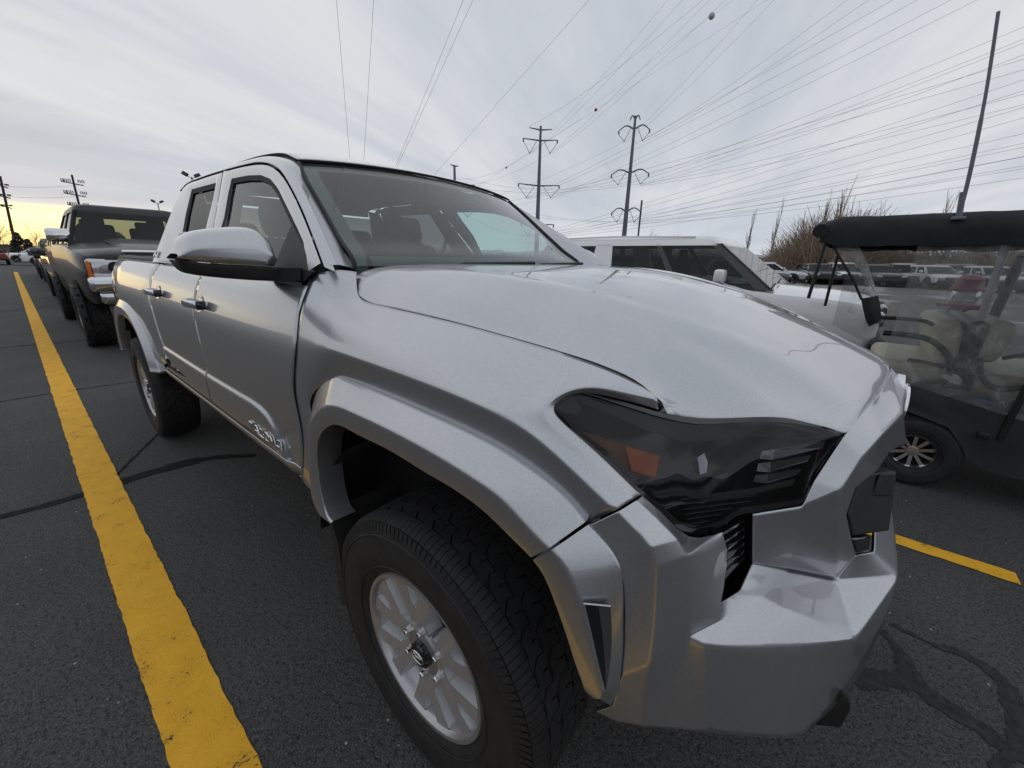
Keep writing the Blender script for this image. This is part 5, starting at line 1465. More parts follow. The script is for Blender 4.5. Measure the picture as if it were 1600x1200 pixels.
# ================================================================== golf cart on the right
simple('canvas', (0.014, 0.0145, 0.017), 0.7, var=0.5, scale=5, bump=0.8, bscale=11)
simple('cart_black', (0.010, 0.010, 0.011), 0.4)
simple('cream_vinyl', (0.52, 0.50, 0.38), 0.45, var=0.08, scale=6, bump=0.1, bscale=40)
simple('aluminium', (0.42, 0.43, 0.45), 0.4, 0.6)
simple('cart_body', (0.16, 0.17, 0.19), 0.35, coat=0.5)
simple('blue_tray', (0.04, 0.12, 0.40), 0.4)
simple('red_plastic', (0.22, 0.02, 0.03), 0.45)
m = M('clear_vinyl'); m.t.nodes.remove(m.b)
tr = m.n('ShaderNodeBsdfTransparent'); tr.inputs[0].default_value = (.80, .81, .82, 1)
gl = m.n('ShaderNodeBsdfGlossy'); gl.inputs['Roughness'].default_value = .12
df = m.n('ShaderNodeBsdfDiffuse'); df.inputs[0].default_value = (.55, .55, .55, 1)
bmp_ = m.n('ShaderNodeBump'); bmp_.inputs['Strength'].default_value = .6; bmp_.inputs['Distance'].default_value = .02
m.l(m.noise(9, 4, .6, dist=1.5), bmp_.inputs['Height']); m.l(bmp_.outputs[0], gl.inputs['Normal'])
fr = m.n('ShaderNodeFresnel'); fr.inputs[0].default_value = 1.45; m.l(bmp_.outputs[0], fr.inputs['Normal'])
mx = m.n('ShaderNodeMixShader'); m.l(fr.outputs[0], mx.inputs[0]); m.l(tr.outputs[0], mx.inputs[1]); m.l(gl.outputs[0], mx.inputs[2])
mx2 = m.n('ShaderNodeMixShader'); m.l(m.ramp(m.noise(5, 6, .7, dist=2.0), [(0.38, 0.10), (0.58, .22), (0.70, .50)]), mx2.inputs[0]); m.l(mx.outputs[0], mx2.inputs[1]); m.l(df.outputs[0], mx2.inputs[2]); m.l(mx2.outputs[0], m.out.inputs[0])

CY = 2.15
cq = lambda u, v, y=CY: bp(u, v, y=y)
cart = thing('golf_cart', 'golf cart with black canvas top, clear vinyl curtains and cream seats', 'golf cart', (0, 0, 0))
X0, X1, Y0, Y1 = .44, 3.05, CY - .03, 3.32
from mathutils import noise as mn2
def canopy():
    rows = []
    n = 60
    for i in range(n + 1):
        x = X0 + (X1 - X0) * i / n
        e = 1 - .35 * math.exp(-((x - X0) / .05) ** 2) - .2 * math.exp(-((X1 - x) / .05) ** 2)
        row = []
        hem = 1.520 + .004 * math.sin(x * 17) + .003 * math.sin(x * 41)
        sec = [(Y0 + .004, hem), (Y0 - .004, hem + .03), (Y0 - .010, 1.58), (Y0 - .012, 1.64), (Y0 - .008, 1.676), (Y0 + .012, 1.694), (Y0 + .08, 1.704), ((Y0 + Y1) / 2, 1.725), (Y1 - .08, 1.704), (Y1 + .005, 1.68), (Y1 + .012, 1.58), (Y1 - .01, hem)]
        for y, z in cr([(0, a, b) for a, b in sec], 34) and [(p.y, p.z) for p in cr([(0, a, b) for a, b in sec], 34)]:
            w = .007 * mn2.noise(Vector((x * 4, y * 6, z * 14))) + .005 * mn2.noise(Vector((x * 13 + z * 9, y * 9, z * 22)))
            row.append(Vector((x, y + w, 1.6 + (z - 1.6) * e + w)))
        rows.append(row)
    V, F = gridf(rows)
    m_ = len(rows[0]); F.append(tuple(reversed(range(m_)))); F.append(tuple(len(V) - m_ + k for k in range(m_)))
    return V, F
obj('canopy', canopy(), 'canvas', cart, 50)
obj('canopy_roll', tube(cr([(X0 - .005, Y0 - .02, 1.615), (X0 - .012, 2.4, 1.66), (X0 - .012, 2.9, 1.66), (X0 - .005, Y1, 1.615)], 20), .045, 10), 'canvas', cart, 50)
# whip antenna mounted on the canopy edge
ant = obj('whip_antenna', tube(cr([cq(1497, 338, CY - .05), cq(1504, 316, CY - .05), cq(1538, 160, CY - .05), cq(1551, 80, CY - .05), cq(1560, 18, CY - .05)], 24), [.0095] * 12 + [.0075] * 12, 8), 'steel_pole', cart, 60)
obj('antenna_base', merge(rbox(*(cq(1497, 341, CY - .05)), .06, .05, .018, .006), tube([cq(1498, 340, CY - .05), cq(1505, 300, CY - .05)], .014, 8)), 'steel_pole', ant, 40)
# posts
def post(a, b, r, mat, nm='roof_post'): return obj(nm, tube([a, b], r, 8), mat, cart, 50)
post(cq(1293, 368), cq(1263, 466), .011, 'cart_black')
post(cq(1310, 395, 3.25), cq(1289, 478, 3.25), .012, 'cart_black')
post(cq(1572, 383, 2.35), cq(1524, 524, 2.35), .020, 'aluminium')
post(cq(1598, 400, 3.2), cq(1549, 502, 3.2), .030, 'cart_black')
post(cq(1640, 540, CY - .02), cq(1560, 688, CY - .02), .017, 'cart_black', 'strap')
post(Vector((2.6, CY, .6)), Vector((2.45, CY, 1.6)), .02, 'cart_black'); post(Vector((2.6, 3.25, .6)), Vector((2.45, 3.25, 1.6)), .02, 'cart_black')
# curtains
HEM = lambda x: interp([(.5, .93), (.80, .78), (1.0, .69), (1.1, .665), (1.6, .555), (2.4, .52), (3.0, .52)], x)
def curtain(y, x0, x1, n=50, k=18):
    rows = []
    for i in range(n + 1):
        x = x0 + (x1 - x0) * i / n; row = []
        for j in range(k + 1):
            z = 1.535 + (HEM(x) - 1.535) * j / k
            row.append(Vector((x, y + .014 * mn2.noise(Vector((x * 2.2 + z * 1.5, z * 1.2, y))) + .006 * mn2.noise(Vector((x * 9, z * 3, y))), z)))
        rows.append(row)
    return gridf(rows)
obj('vinyl_curtain', curtain(CY, .93, 3.0), 'clear_vinyl', cart, 60)
obj('vinyl_curtain', curtain(3.27, .60, 3.0), 'clear_vinyl', cart, 60)
# rolled back rear flap with dark border
fl = [[cq(u, v, y) for u, v, y in r_] for r_ in ([(1294, 368, CY), (1312, 366, CY), (1332, 366, CY)], [(1312, 402, CY), (1334, 400, CY - .02), (1348, 396, CY)], [(1334, 440, CY), (1350, 436, CY - .03), (1362, 430, CY)], [(1346, 468, CY), (1360, 466, CY - .03), (1370, 462, CY)])]
obj('vinyl_flap', loftu(list(map(list, zip(*fl))), 8, .02), 'clear_vinyl', cart, 60)
obj('flap_border', tube(cr([p[0] for p in fl], 16), .008, 6), 'canvas', cart, 50)
obj('flap_corner', loftu([[cq(1345, 467, CY - .005), cq(1352, 498, CY - .005), cq(1358, 510, CY - .005)], [cq(1360, 464, CY - .03), cq(1364, 490, CY - .03), cq(1368, 506, CY - .02)], [cq(1372, 462, CY - .005), cq(1376, 480, CY - .005), cq(1377, 500, CY - .005)]], 6, .02), 'canvas', cart, 50)
# skirt below the curtain
def skirt(y, s):
    rows = []
    for i in range(41):
        x = .95 + 2.08 * i / 40; zb_ = interp([(.95, .52), (1.12, .50), (1.32, .44), (1.42, .30), (1.5, .22), (2.1, .20), (2.3, .40), (2.6, .48), (3.05, .45)], x)
        rows.append([Vector((x, y + s * .012 * mn2.noise(Vector((x * 3, t_ * 3, 1))) + s * .03 * t_, HEM(x) + .004 + (zb_ - HEM(x)) * t_)) for t_ in [k / 10 for k in range(11)]])
    return gridf(rows)
obj('fabric_skirt', skirt(CY - .012, -1), 'canvas', cart, 60)
obj('fabric_skirt', skirt(3.285, 1), 'canvas', cart, 60)
obj('strap_buckle', merge(rbox(*cq(1536, 681, CY - .05), .05, .012, .045, .004)), 'cart_black', cart, 30)
# wheels
def cart_wheel(x, y, s):
    r = .235
    w = obj('wheel', merge(lathe([(.115, -.075), (.108, -.085), (.095, -.05), (.09, .06)], 28), lathe([(0, -.07), (.03, -.068), (.035, -.03)], 16), *[prism([Vector((.03 * math.cos(a - .3), -.062, .03 * math.sin(a - .3))), Vector((.10 * math.cos(a - .10), -.066, .10 * math.sin(a - .10))), Vector((.10 * math.cos(a + .10), -.066, .10 * math.sin(a + .10))), Vector((.03 * math.cos(a + .3), -.062, .03 * math.sin(a + .3)))], (0, .02, 0)) for a in [2 * math.pi * k / 10 for k in range(10)]]), 'satin_metal', cart, 30)
    obj('tyre', tyre_mesh(r, .115, .10, 40, True), 'tyre', w, 40)
    obj('wheel_back', lathe([(0, -.02), (.11, -.02)], 20), 'liner', w)
    w.location = (x, y, r); w.rotation_euler = (0, .3, 0 if s < 0 else math.pi)
_w = cq(1424, 702, CY + .04)
for x, y, s in ((_w.x, CY + .06, -1), (_w.x, 3.2, 1), (2.55, CY + .06, -1), (2.55, 3.2, 1)): cart_wheel(x, y, s)
obj('fender', prism([cq(1464, 677, CY + .0), cq(1480, 683, CY), cq(1490, 707, CY), cq(1473, 705, CY)], (0, .3, 0)), 'aluminium', cart, 30)
# chassis, body tub, floor
obj('chassis', merge(rbox(1.85, 2.73, .36, 2.3, 1.0, .12, .03), rbox(1.2, 2.73, .50, .55, .98, .20, .05, 3), rbox(2.85, 2.73, .55, .40, .95, .35, .08, 3)), 'cart_black', cart, 40)
obj('floor_tray', rbox(1.55, 2.70, .555, .50, .90, .025, .008), 'cart_body', cart, 30)
obj('cooler_tray', rbox(*(cq(1512, 619, 2.45)), .20, .20, .03, .008), 'blue_tray', cart, 30)
# back to back seats
def cseat(u0, v0, u1, v1, y0, y1, depth, lean):
    a, b = cq(u0, v0, y0), cq(u1, v1, y0)
    cx, cz = (a.x + b.x) / 2, (a.z + b.z) / 2
    return xform(rbox(0, 0, 0, depth, y1 - y0, abs(a.z - b.z), .05, 4), Matrix.Translation((cx, (y0 + y1) / 2, cz)) @ Matrix.Rotation(R(lean), 4, 'Y'))
obj('seat_back', cseat(1452, 497, 1512, 580, 2.28, 3.15, .13, -14), 'cream_vinyl', cart, 40)
obj('seat_back', cseat(1535, 500, 1574, 572, 2.28, 3.15, .13, 10), 'cream_vinyl', cart, 40)
obj('seat_frame', cseat(1504, 500, 1542, 568, 2.26, 3.17, .10, 0), 'cart_black', cart, 40)
_sa, _sb = cq(1432, 582, 2.28), cq(1565, 605, 2.28)
obj('seat_cushion', rbox(_sa.x - .04, 2.71, _sa.z, .36, .86, .13, .05, 4), 'cream_vinyl', cart, 40)
obj('seat_cushion', rbox(_sb.x + .14, 2.71, _sb.z, .52, .86, .14, .05, 4), 'cream_vinyl', cart, 40)
arm_paths = [[(1368, 496), (1410, 498), (1445, 502), (1459, 508)], [(1380, 520), (1420, 524), (1450, 530), (1472, 545), (1484, 565), (1482, 585), (1470, 602)], [(1418, 562), (1445, 566), (1470, 572), (1490, 568), (1500, 556)], [(1504, 562), (1510, 575), (1525, 580)], [(1530, 560), (1534, 585), (1545, 602), (1570, 608), (1610, 603)], [(1566, 560), (1590, 556), (1615, 553)]]
for k, pth in enumerate(arm_paths):
    obj('arm_rail', tube(cr([cq(u, v, 2.24) for u, v in pth], 18), .017 if k in (1, 4) else .012, 8), 'cart_black', cart, 50)
obj('seat_post', merge(tube([cq(1508, 560, 2.3), cq(1506, 615, 2.3)], .012, 6), tube([cq(1522, 560, 2.3), cq(1512, 612, 2.3)], .010, 6)), 'cart_black', cart, 40)
obj('steering_wheel', merge(tube([Vector((2.45 + .05 * math.cos(a), 2.5 + .17 * math.sin(a), .98 + .15 * math.cos(a))) for a in [2 * math.pi * k / 24 for k in range(24)]], .014, 6, loop=True), tube([(2.45, 2.5, .98), (2.75, 2.5, .7)], .02, 6)), 'cart_black', cart, 40)
# red capped dispenser standing behind the seat backs
_d = cq(1505, 470, 3.6)
disp = thing('drinks_dispenser', 'red and clear dispenser standing beyond the cart seat backs', 'dispenser', (_d.x, _d.y, 0))
zc_ = lambda v: bp(1505, v, y=3.6).z
obj('stand', tube([(0, 0, 0), (0, 0, zc_(480))], .05, 10), 'red_plastic', disp, 40)
obj('base', merge(lathe([(0, zc_(498)), (.05, zc_(496)), (.09, zc_(486)), (.15, zc_(480)), (.15, zc_(475)), (.06, zc_(472)), (0, zc_(472))], 24, 'z')), 'red_plastic', disp, 40)
obj('bottle', lathe([(.075, zc_(472)), (.085, zc_(465)), (.085, zc_(455)), (.07, zc_(451))], 24, 'z'), 'clear_vinyl', disp, 40)
obj('cap', lathe([(.11, zc_(452)), (.085, zc_(446)), (.085, zc_(436)), (.05, zc_(430)), (0, zc_(429))], 24, 'z'), 'red_plastic', disp, 40)
# ================================================================== power lines, poles, trees, far lot

simple('wood_pole', (0.045, 0.038, 0.032), 0.9, var=0.3, scale=2)
simple('wire', (0.12, 0.125, 0.135), 0.7)
simple('bark', (0.10, 0.085, 0.07), 0.95, var=0.3, scale=6)
simple('twig_tan', (0.25, 0.195, 0.135), 0.95, var=0.35, scale=1.0)
simple('twig_dark', (0.11, 0.09, 0.075), 0.95, var=0.3, scale=1.0)
simple('evergreen', (0.022, 0.028, 0.02), 0.95, var=0.4, scale=1.0)
simple('snow', (0.55, 0.56, 0.58), 0.8, var=0.12, scale=0.8, bump=0.5, bscale=3)
simple('dry_dirt', (0.13, 0.115, 0.095), 0.95, var=0.4, scale=0.7, bump=0.5, bscale=8)
simple('marker_red', (0.35, 0.06, 0.03), 0.5)
simple('marker_white', (0.55, 0.56, 0.57), 0.5)
simple('building', (0.20, 0.19, 0.18), 0.9)

def pylon(label, top_px, H, arms, curved, group=None):
    """steel monopole standing where its top pixel is at height H; arms = [(z, half, v_drop)]"""
    t = bp(*top_px, z=H)
    root = thing('transmission_pole', label, 'power pylon', (t.x, t.y, 0), 0, group)
    dist = math.hypot(t.x - CAM_C.x, t.y - CAM_C.y)
    rb, rt_ = dist * .0060, dist * .0024
    obj('pole', tube([(0, 0, H * k / 8) for k in range(9)], [rb + (rt_ - rb) * k / 8 for k in range(9)], 12), 'steel_pole', root, 60)
    # arms face the camera side-on: along the direction across the view
    vx = Vector((t.x - CAM_C.x, t.y - CAM_C.y, 0)).normalized(); ax = Vector((vx.y, -vx.x, 0))
    tips = []
    for (z, half, ins) in arms:
        for s in (-1, 1):
            e = ax * (s * half) + Vector((0, 0, z + (0 if not curved else -.018 * H)))
            if curved: pth = [Vector((0, 0, z - .012 * H)), ax * (s * half * .55) + Vector((0, 0, z + .012 * H)), e]
            else: pth = [Vector((0, 0, z)), ax * (s * half) + Vector((0, 0, z + .012 * H * (-s) * .5 + .01 * H))]
            P_ = cr(pth, 9) if curved else pth
            n = len(P_)
            a = obj('crossarm', tube(P_, [dist * .0017 * (1 - .45 * k / (n - 1)) for k in range(n)], 8), 'steel_pole', root, 60)
            if not ins: continue
            tip = P_[-1]; inner = ax * (s * half * .22) + Vector((0, 0, z - .004 * H))
            low = ax * (s * half * .60) + Vector((0, 0, z - .085 * H))
            obj('end_bracket', tube([tip, tip - Vector((0, 0, .022 * H))], dist * .0016, 6), 'steel_pole', a)
            obj('insulator_string', tube([tip - Vector((0, 0, .02 * H)), low], dist * .00055, 5), 'wire', a)
            obj('insulator_string', tube([inner, low], dist * .00055, 5), 'wire', a)
            obj('clamp', ball(low, dist * .0013, 8, 6), 'wire', a)
            tips.append(Vector((t.x, t.y, 0)) + low)
    return t, tips, ax
t1, tips1, ax1 = pylon('slate grey steel power pylon with straight crossarms', (845, 197), 46, [(44.8, 4.0, False), (41.5, 6.0, True), (27.0, 7.4, True), (13.8, 6.0, True)], False)
t2, tips2, ax2 = pylon('slate grey steel power pylon with drooping curved crossarms', (993, 181), 46, [(45.6, 1.6, False), (42.8, 4.8, True), (30.0, 6.0, True), (18.2, 4.8, True)], True)
t3, tips3, ax3 = pylon('small far off steel power pylon behind the pickup roof', (710, 258), 46, [(45.5, 2.0, False), (37, 10, True), (26, 10, True)], False)

_wires = 0
def wire(a, b, sag=0.0, r=None, label='thin power line strung across the overcast sky', group='power lines strung between the pylons', n=24):
    P_ = []
    a, b = Vector(a), Vector(b)
    for k in range(n + 1):
        t = k / n; p = a.lerp(b, t); p.z -= sag * 4 * t * (1 - t); P_.append(p)
    rr_ = [max(.003, (p - CAM_C).length * (r or .00038) * .52) for p in P_]
    o = obj('power_line', tube(P_, rr_, 4, cap=False), 'wire', None, 60)
    return tag(o, label, 'power line', group)
# conductors sweeping from the two pylons over the lot to the right
ends = [(1080, -60), (1150, -60), (1195, -30), (1340, -30), (1400, -20), (1480, -15), (1620, 15), (1640, 32), (1650, 60), (1640, 95), (1640, 118), (1640, 140), (1640, 185), (1640, 205), (1640, 222), (1640, 240)]
src = [tips1[0], tips1[1], tips2[0], tips2[1], tips1[2], tips1[3], tips2[2], tips2[3], tips1[2], tips1[4], tips2[3], tips1[5], tips1[4], tips2[4], tips1[5], tips2[5]]
for i, ((u, v), s0) in enumerate(zip(ends, src)):
    hgt = 24 + 8 * (i % 3) * .3
    zt_ = max(12.0, 34 - i * 1.35)
    e = bp(u, v, z=zt_)
    lab = 'thin power line strung from an arm of the %s pylon' % ('straight armed' if s0 in tips1 else 'curved armed'); grp = 'power lines of the %s pylon' % ('straight armed' if s0 in tips1 else 'curved armed')
    e = e + (e - s0).normalized() * 30
    wire(s0, e, 1.6, None, lab, grp)
    # second conductor of the pair
    e2 = bp(u + 14, v + 9, z=zt_)
    e2 = e2 + (e2 - s0).normalized() * 30
    wire(s0 + Vector((0, 0, -.5)), e2, 1.9, None, lab, grp)
# shield wires with marker balls
w_a = bp(1180, -20, z=40)
wire(t1 + Vector((0, 0, 0)) - ax1 * 4, bp(1110, -10, z=40), 1.5, None, 'high shield wire leaving the top of the straight armed pylon', 'shield wires')
# spans running away to the small pylon
for k, (u, v) in enumerate([(702, 280), (716, 281), (700, 300), (720, 301), (705, 315)]):
    far = bp(u + 20, v + 10, x=t3.x, ) if False else Vector((t3.x, t3.y, 40 - 3.2 * k))
    wire(tips1[k % 6], far, 3.0, .00030, 'faint far span running to the small distant pylon', 'spans to the distant pylon')
    wire(tips2[(k + 2) % 6], far + ax1 * (6 - 2 * k), 3.0, .00030, 'faint far span running to the small distant pylon', 'spans to the distant pylon')
# service wires passing right over the pickup
for (u0, v0, u1, v1) in [(524, -20, 549, 275), (585, -20, 567, 275), (732, -20, 608, 285), (748, -20, 612, 280), (938, -20, 655, 300)]:
    _a, _b = bp(u0, v0, z=9.5), bp(u1, v1, z=9.5)
    wire(_a + (_a - _b).normalized() * 40, _b, 0.0, .00050, 'dark overhead cable running over the silver pickup roof', 'cables over the pickup', 40)
for (u, v, z, m_, rr_, lb) in [(1112, 25, 34, 'marker_white', .0052, 'pale grey marker ball hanging on a power line'), (931, 171.5, 34, 'marker_red', .0030, 'red marker ball on a power line above the curved pylon arms'), (791, 262, 30, 'marker_red', .0022, 'tiny red marker ball on a power line left of the straight armed pylon')]:
    p = bp(u, v, z=z); d_ = (p - CAM_C).length
    o = obj('marker_ball', merge(ball(p, d_ * rr_, 14, 10)), m_, None, 60); tag(o, lb, 'marker ball')
    wire(p + (p - Vector((t1.x, t1.y, 40))).normalized() * 60, p - (p - Vector((t1.x, t1.y, 40))).normalized() * 50, 0, .00026, 'faint shield wire carrying a marker ball', 'shield wires with marker balls')

# wooden poles on the left, lamp posts, slim black post
def wood_pole(label, top, bot, H, arms, dbl=False):
    t = bp(*top, z=H); 
    d_ = (t - CAM_C).length
    root = thing('utility_pole', label, 'utility pole', (t.x, t.y, 0))
    ax = Vector((.15, 1, 0)).normalized()
    # the pole leans: its foot is where the lower pixel meets the ground distance
    b = bp(*bot, x=t.x)
    lean = Vector((0, (b.y - t.y) / max(t.z - b.z, 1) * H, 0))
    obj('pole', tube([lean, (0, 0, H)], [d_ * .0019, d_ * .0013], 8), 'wood_pole', root, 60)
    for z, half in arms:
        c_ = lean.lerp(Vector((0, 0, H)), z / H)
        for k in range(2 if dbl else 1):
            a = obj('crossarm', tube([c_ - ax * half + Vector((0, 0, -.3 * k * 0)), c_ + ax * half * .75 + Vector((0, 0, -.35))], d_ * .0008, 5), 'wood_pole', root)
        for s in (-.95, -.7, -.4, .4, .7):
            obj('insulator', tube([c_ + ax * half * s, c_ + ax * half * s + Vector((0, 0, half * .28)), c_ + ax * half * (s + .16) + Vector((0, 0, half * .28)), c_ + ax * half * (s + .16)], d_ * .0006, 4), 'wood_pole', a)
    return t
tp = wood_pole('leaning dark wooden utility pole with three insulator crossarms', (112, 273), (124, 322), 13, [(11.9, 1.4), (10.2, 1.4), (8.5, 1.3)])
tq = wood_pole('bare leaning wooden utility pole beside the far bare trees', (0, 275), (22, 373), 13, [(11.6, .8), (10.0, .8), (8.4, .7)])
for dz in (11.7, 10.1, 8.5):
    wire(Vector((tp.x, tp.y + 1, dz)), Vector((tq.x, tq.y, dz - .2)), .3, .0003, 'thin service wire between the two wooden poles', 'wires between the wooden poles', 10)
    wire(Vector((tq.x, tq.y, dz - .2)), Vector((tq.x - 6, tq.y - 14, dz)), .3, .0003, 'thin service wire between the two wooden poles', 'wires between the wooden poles', 10)
def lamp_post(label, px, H, sc):
    t = bp(*px, z=H)
    root = thing('flood_light_post', label, 'light pole', (t.x, t.y, 0), 0)
    obj('post', tube([(0, 0, 0), (0, 0, H - .1)], [.10, .06], 8), 'steel_pole', root, 60)
    for s in (-1, 1):
        a = obj('lamp_arm', tube([(0, 0, H - .25), (0, s * .35 * sc, H)], .03, 5), 'steel_pole', root)
        obj('flood_light', xform(rbox(0, 0, 0, .35, .50 * sc, .30 * sc, .05, 2), Matrix.Translation((0, s * .48 * sc, H + .12)) @ Matrix.Rotation(R(28 * s), 4, 'X')), 'dark_grey_plastic', a, 40)
    return t
lamp_post('twin headed flood light post rising behind the pickup cab', (299, 275), 8.5, 1.0)
lamp_post('twin headed flood light post rising behind the black pickup roof', (246, 316), 8.5, 1.0)
_p = bp(1003, 313, z=8.0)
tag(obj('lamp_post', merge(tube([(_p.x, _p.y, 0), (_p.x, _p.y, 8)], .11, 8), tube([(_p.x, _p.y, 0), (_p.x, _p.y, .5)], .18, 8)), 'gloss_black', None, 40), 'slim plain black post standing behind the white suv', 'pole')

# ---- trees
def branch_tree(name, label, base, H, spread, mat, seed, cat='tree', narrow=False, twigs=160, group=None, levels=3, r0=None):
    random.seed(seed)
    root = thing(name, label, cat, base, 0, group)
    segs = []; tips = []
    def grow(p, d, L, r, lev):
        n = 5; P_ = [p.copy()]; q = p.copy(); dd = d.copy()
        for k in range(n):
            dd = (dd + Vector((random.uniform(-1, 1), random.uniform(-1, 1), random.uniform(-.3, .9))) * (.14 if not narrow else .035)).normalized()
            q = q + dd * (L / n); P_.append(q.copy())
        segs.append((P_, [r * (1 - .75 * k / n) for k in range(n + 1)], lev))
        if lev >= levels: return
        for k in range(random.randint(4, 6) if lev else random.randint(8, 12)):
            f = random.uniform(.25, 1.0); i = min(int(f * n), n - 1); pp = P_[i].lerp(P_[i + 1], f * n - i)
            sp = spread * (.35 if narrow else 1.0)
            side = Vector((random.uniform(-1, 1), random.uniform(-1, 1), random.uniform(.3, 1.1) if not narrow else random.uniform(1.6, 3.0))).normalized()
            nd = (dd * .3 + side * sp).normalized()
            grow(pp, nd, L * random.uniform(.35, .6), r * .45, lev + 1)
    rr0 = r0 or H * (.02 if not narrow else .011)
    grow(Vector((0, 0, 0)), Vector((0, 0, 1)), H * .8, rr0, 0)
    obj('trunk', tube(segs[0][0], segs[0][1], 7, cap=False), mat, root, 60)
    cr_ = [tube(a, b, 3 if l > 1 else 5, cap=False) for a, b, l in segs[1:]]
    o = obj('crown', merge(*cr_), mat, root, 60)
    return root
def px_ground(u, dist):
    """ground point under pixel column u at a given distance along the view"""
    d = ray(u, 405); d.z = 0; d.normalize(); return (CAM_C.x + d.x * dist, CAM_C.y + d.y * dist, 0)
branch_tree('poplar_tree', 'tall narrow bare poplar right of the white suv roof', px_ground(1166, 60), 6.2, .5, 'twig_dark', 3, narrow=True)
branch_tree('poplar_tree', 'bare twiggy poplar beside the brown brush bank', px_ground(1203, 60), 6.4, .55, 'twig_dark', 8, narrow=True)
branch_tree('poplar_tree', 'bare poplar rising out of the brush next to the cart canopy', px_ground(1275, 52), 6.4, .6, 'twig_tan', 12, narrow=True)
branch_tree('poplar_tree', 'second bare poplar rising out of the brush next to the cart canopy', px_ground(1296, 55), 6.9, .55, 'twig_tan', 14, narrow=True)
branch_tree('poplar_tree', 'bare tree top showing above the cart canopy', px_ground(1452, 55), 6.2, .9, 'twig_tan', 15, narrow=True)
branch_tree('bare_tree', 'small bare tree behind the white suv roof beside the black post', px_ground(1020, 75), 5.0, 1.0, 'twig_dark', 21)
branch_tree('bare_tree', 'low bare tree behind the white suv roof', px_ground(1043, 78), 4.6, 1.0, 'twig_dark', 22)
branch_tree('bare_tree', 'spreading bare tree at the far left beside the wooden pole', px_ground(14, 66), 3.6, 1.0, 'twig_dark', 31)
branch_tree('bare_tree', 'small bare tree above the far white van', px_ground(64, 76), 3.4, 1.0, 'twig_tan', 33)
def evergreen(label, base, H, seed):
    random.seed(seed)
    root = thing('evergreen_tree', label, 'tree', base)
    obj('trunk', tube([(0, 0, 0), (0, 0, H * .9)], [.15, .03], 6), 'bark', root)
    V, F = [], []
    for i in range(420):
        z = random.uniform(.12, 1.0) * H; rad = (1 - (z / H)) * H * .42 + .12
        a = random.uniform(0, 2 * math.pi); r_ = rad * math.sqrt(random.uniform(.1, 1))
        c = Vector((r_ * math.cos(a), r_ * math.sin(a), z)); s_ = random.uniform(.12, .34)
        t = Vector((math.cos(a), math.sin(a), random.uniform(-.5, .5))).normalized(); u_ = t.cross(Vector((0, 0, 1))).normalized()
        n = len(V); V += [c - u_ * s_ * .5, c + t * s_, c + u_ * s_ * .5, c + Vector((0, 0, s_ * .6))]; F += [(n, n + 1, n + 2), (n, n + 3, n + 1), (n + 2, n + 1, n + 3)]
    obj('crown', (V, F), 'evergreen', root); return root
for i, (u, d_, h_) in enumerate([(38, 90, 3.6), (31, 92, 2.6), (52, 98, 2.9), (2, 100, 2.4), (-4, 104, 2.8)]):
    evergreen(['dark evergreen tree behind the far white van', 'shorter dark evergreen left of the van', 'dark evergreen tree right of the far van', 'low evergreen near the leaning bare pole', 'low evergreen at the end of the far tree line'][i], px_ground(u, d_), h_, 40 + i)
# brown leafless brush bank on the right, too dense to count
random.seed(55)
V, F = [], []
def brush(u0, u1, dist, h, n):
    global V, F
    for i in range(n):
        u = random.uniform(u0, u1); p = Vector(px_ground(u, dist + random.uniform(-5, 7)))
        hh = h(u) * random.uniform(.55, 1.05)
        for k in range(5):
            q = p.copy(); d = Vector((random.uniform(-.8, .8), random.uniform(-.5, .5), 1)).normalized(); w = random.uniform(.022, .05)
            pts = [q.copy()]
            for j in range(4):
                d = (d + Vector((random.uniform(-.6, .6), random.uniform(-.4, .4), random.uniform(-.35, .5)))).normalized(); q = q + d * hh * .30; pts.append(q.copy())
            for j in range(4):
                n0 = len(V); sx = Vector((w * (1 - j / 5), 0, 0)); sy = Vector((0, w * (1 - j / 5), 0))
                V += [pts[j] - sx, pts[j] + sx, pts[j + 1] + sx * .7, pts[j + 1] - sx * .7]; F.append((n0, n0 + 1, n0 + 2, n0 + 3))
brush(1196, 1330, 48, lambda u: interp([(1190, 1.2), (1230, 3.2), (1275, 5.0), (1300, 5.6), (1340, 5.2)], u), 900)
brush(1330, 1620, 50, lambda u: interp([(1330, 4.4), (1370, 3.0), (1500, 2.6), (1620, 2.6)], u), 1300)
brush(1000, 1196, 85, lambda u: 2.0, 200)
tag(obj('brush_bank', (V, F), 'twig_tan'), 'dense bank of leafless brown brush along the far fence', 'brush', kind='stuff')
# low far tree line and buildings on the left horizon
for i, (u0, u1, d_, h_, lb) in enumerate([(-30, 30, 150, 2.2, 'long low building on the far left horizon'), (56, 120, 160, 2.0, 'low flat roofed building behind the far van')]):
    a, b = Vector(px_ground(u0, d_)), Vector(px_ground(u1, d_))
    n_ = (b - a).normalized(); q = Vector((-n_.y, n_.x, 0)) * 10
    root = thing('building', lb, 'building', tuple(a))
    obj('wall', prism([Vector(), b - a, b - a + q, q], (0, 0, h_)), 'building', root)
    obj('roof', prism([Vector((0, 0, h_)) - n_ * .3 - q * .03, b - a + Vector((0, 0, h_)) + n_ * .3 - q * .03, b - a + q * 1.03 + Vector((0, 0, h_)), q * 1.03 + Vector((0, 0, h_))], (0, 0, .35)), 'dark_grey_plastic', root)
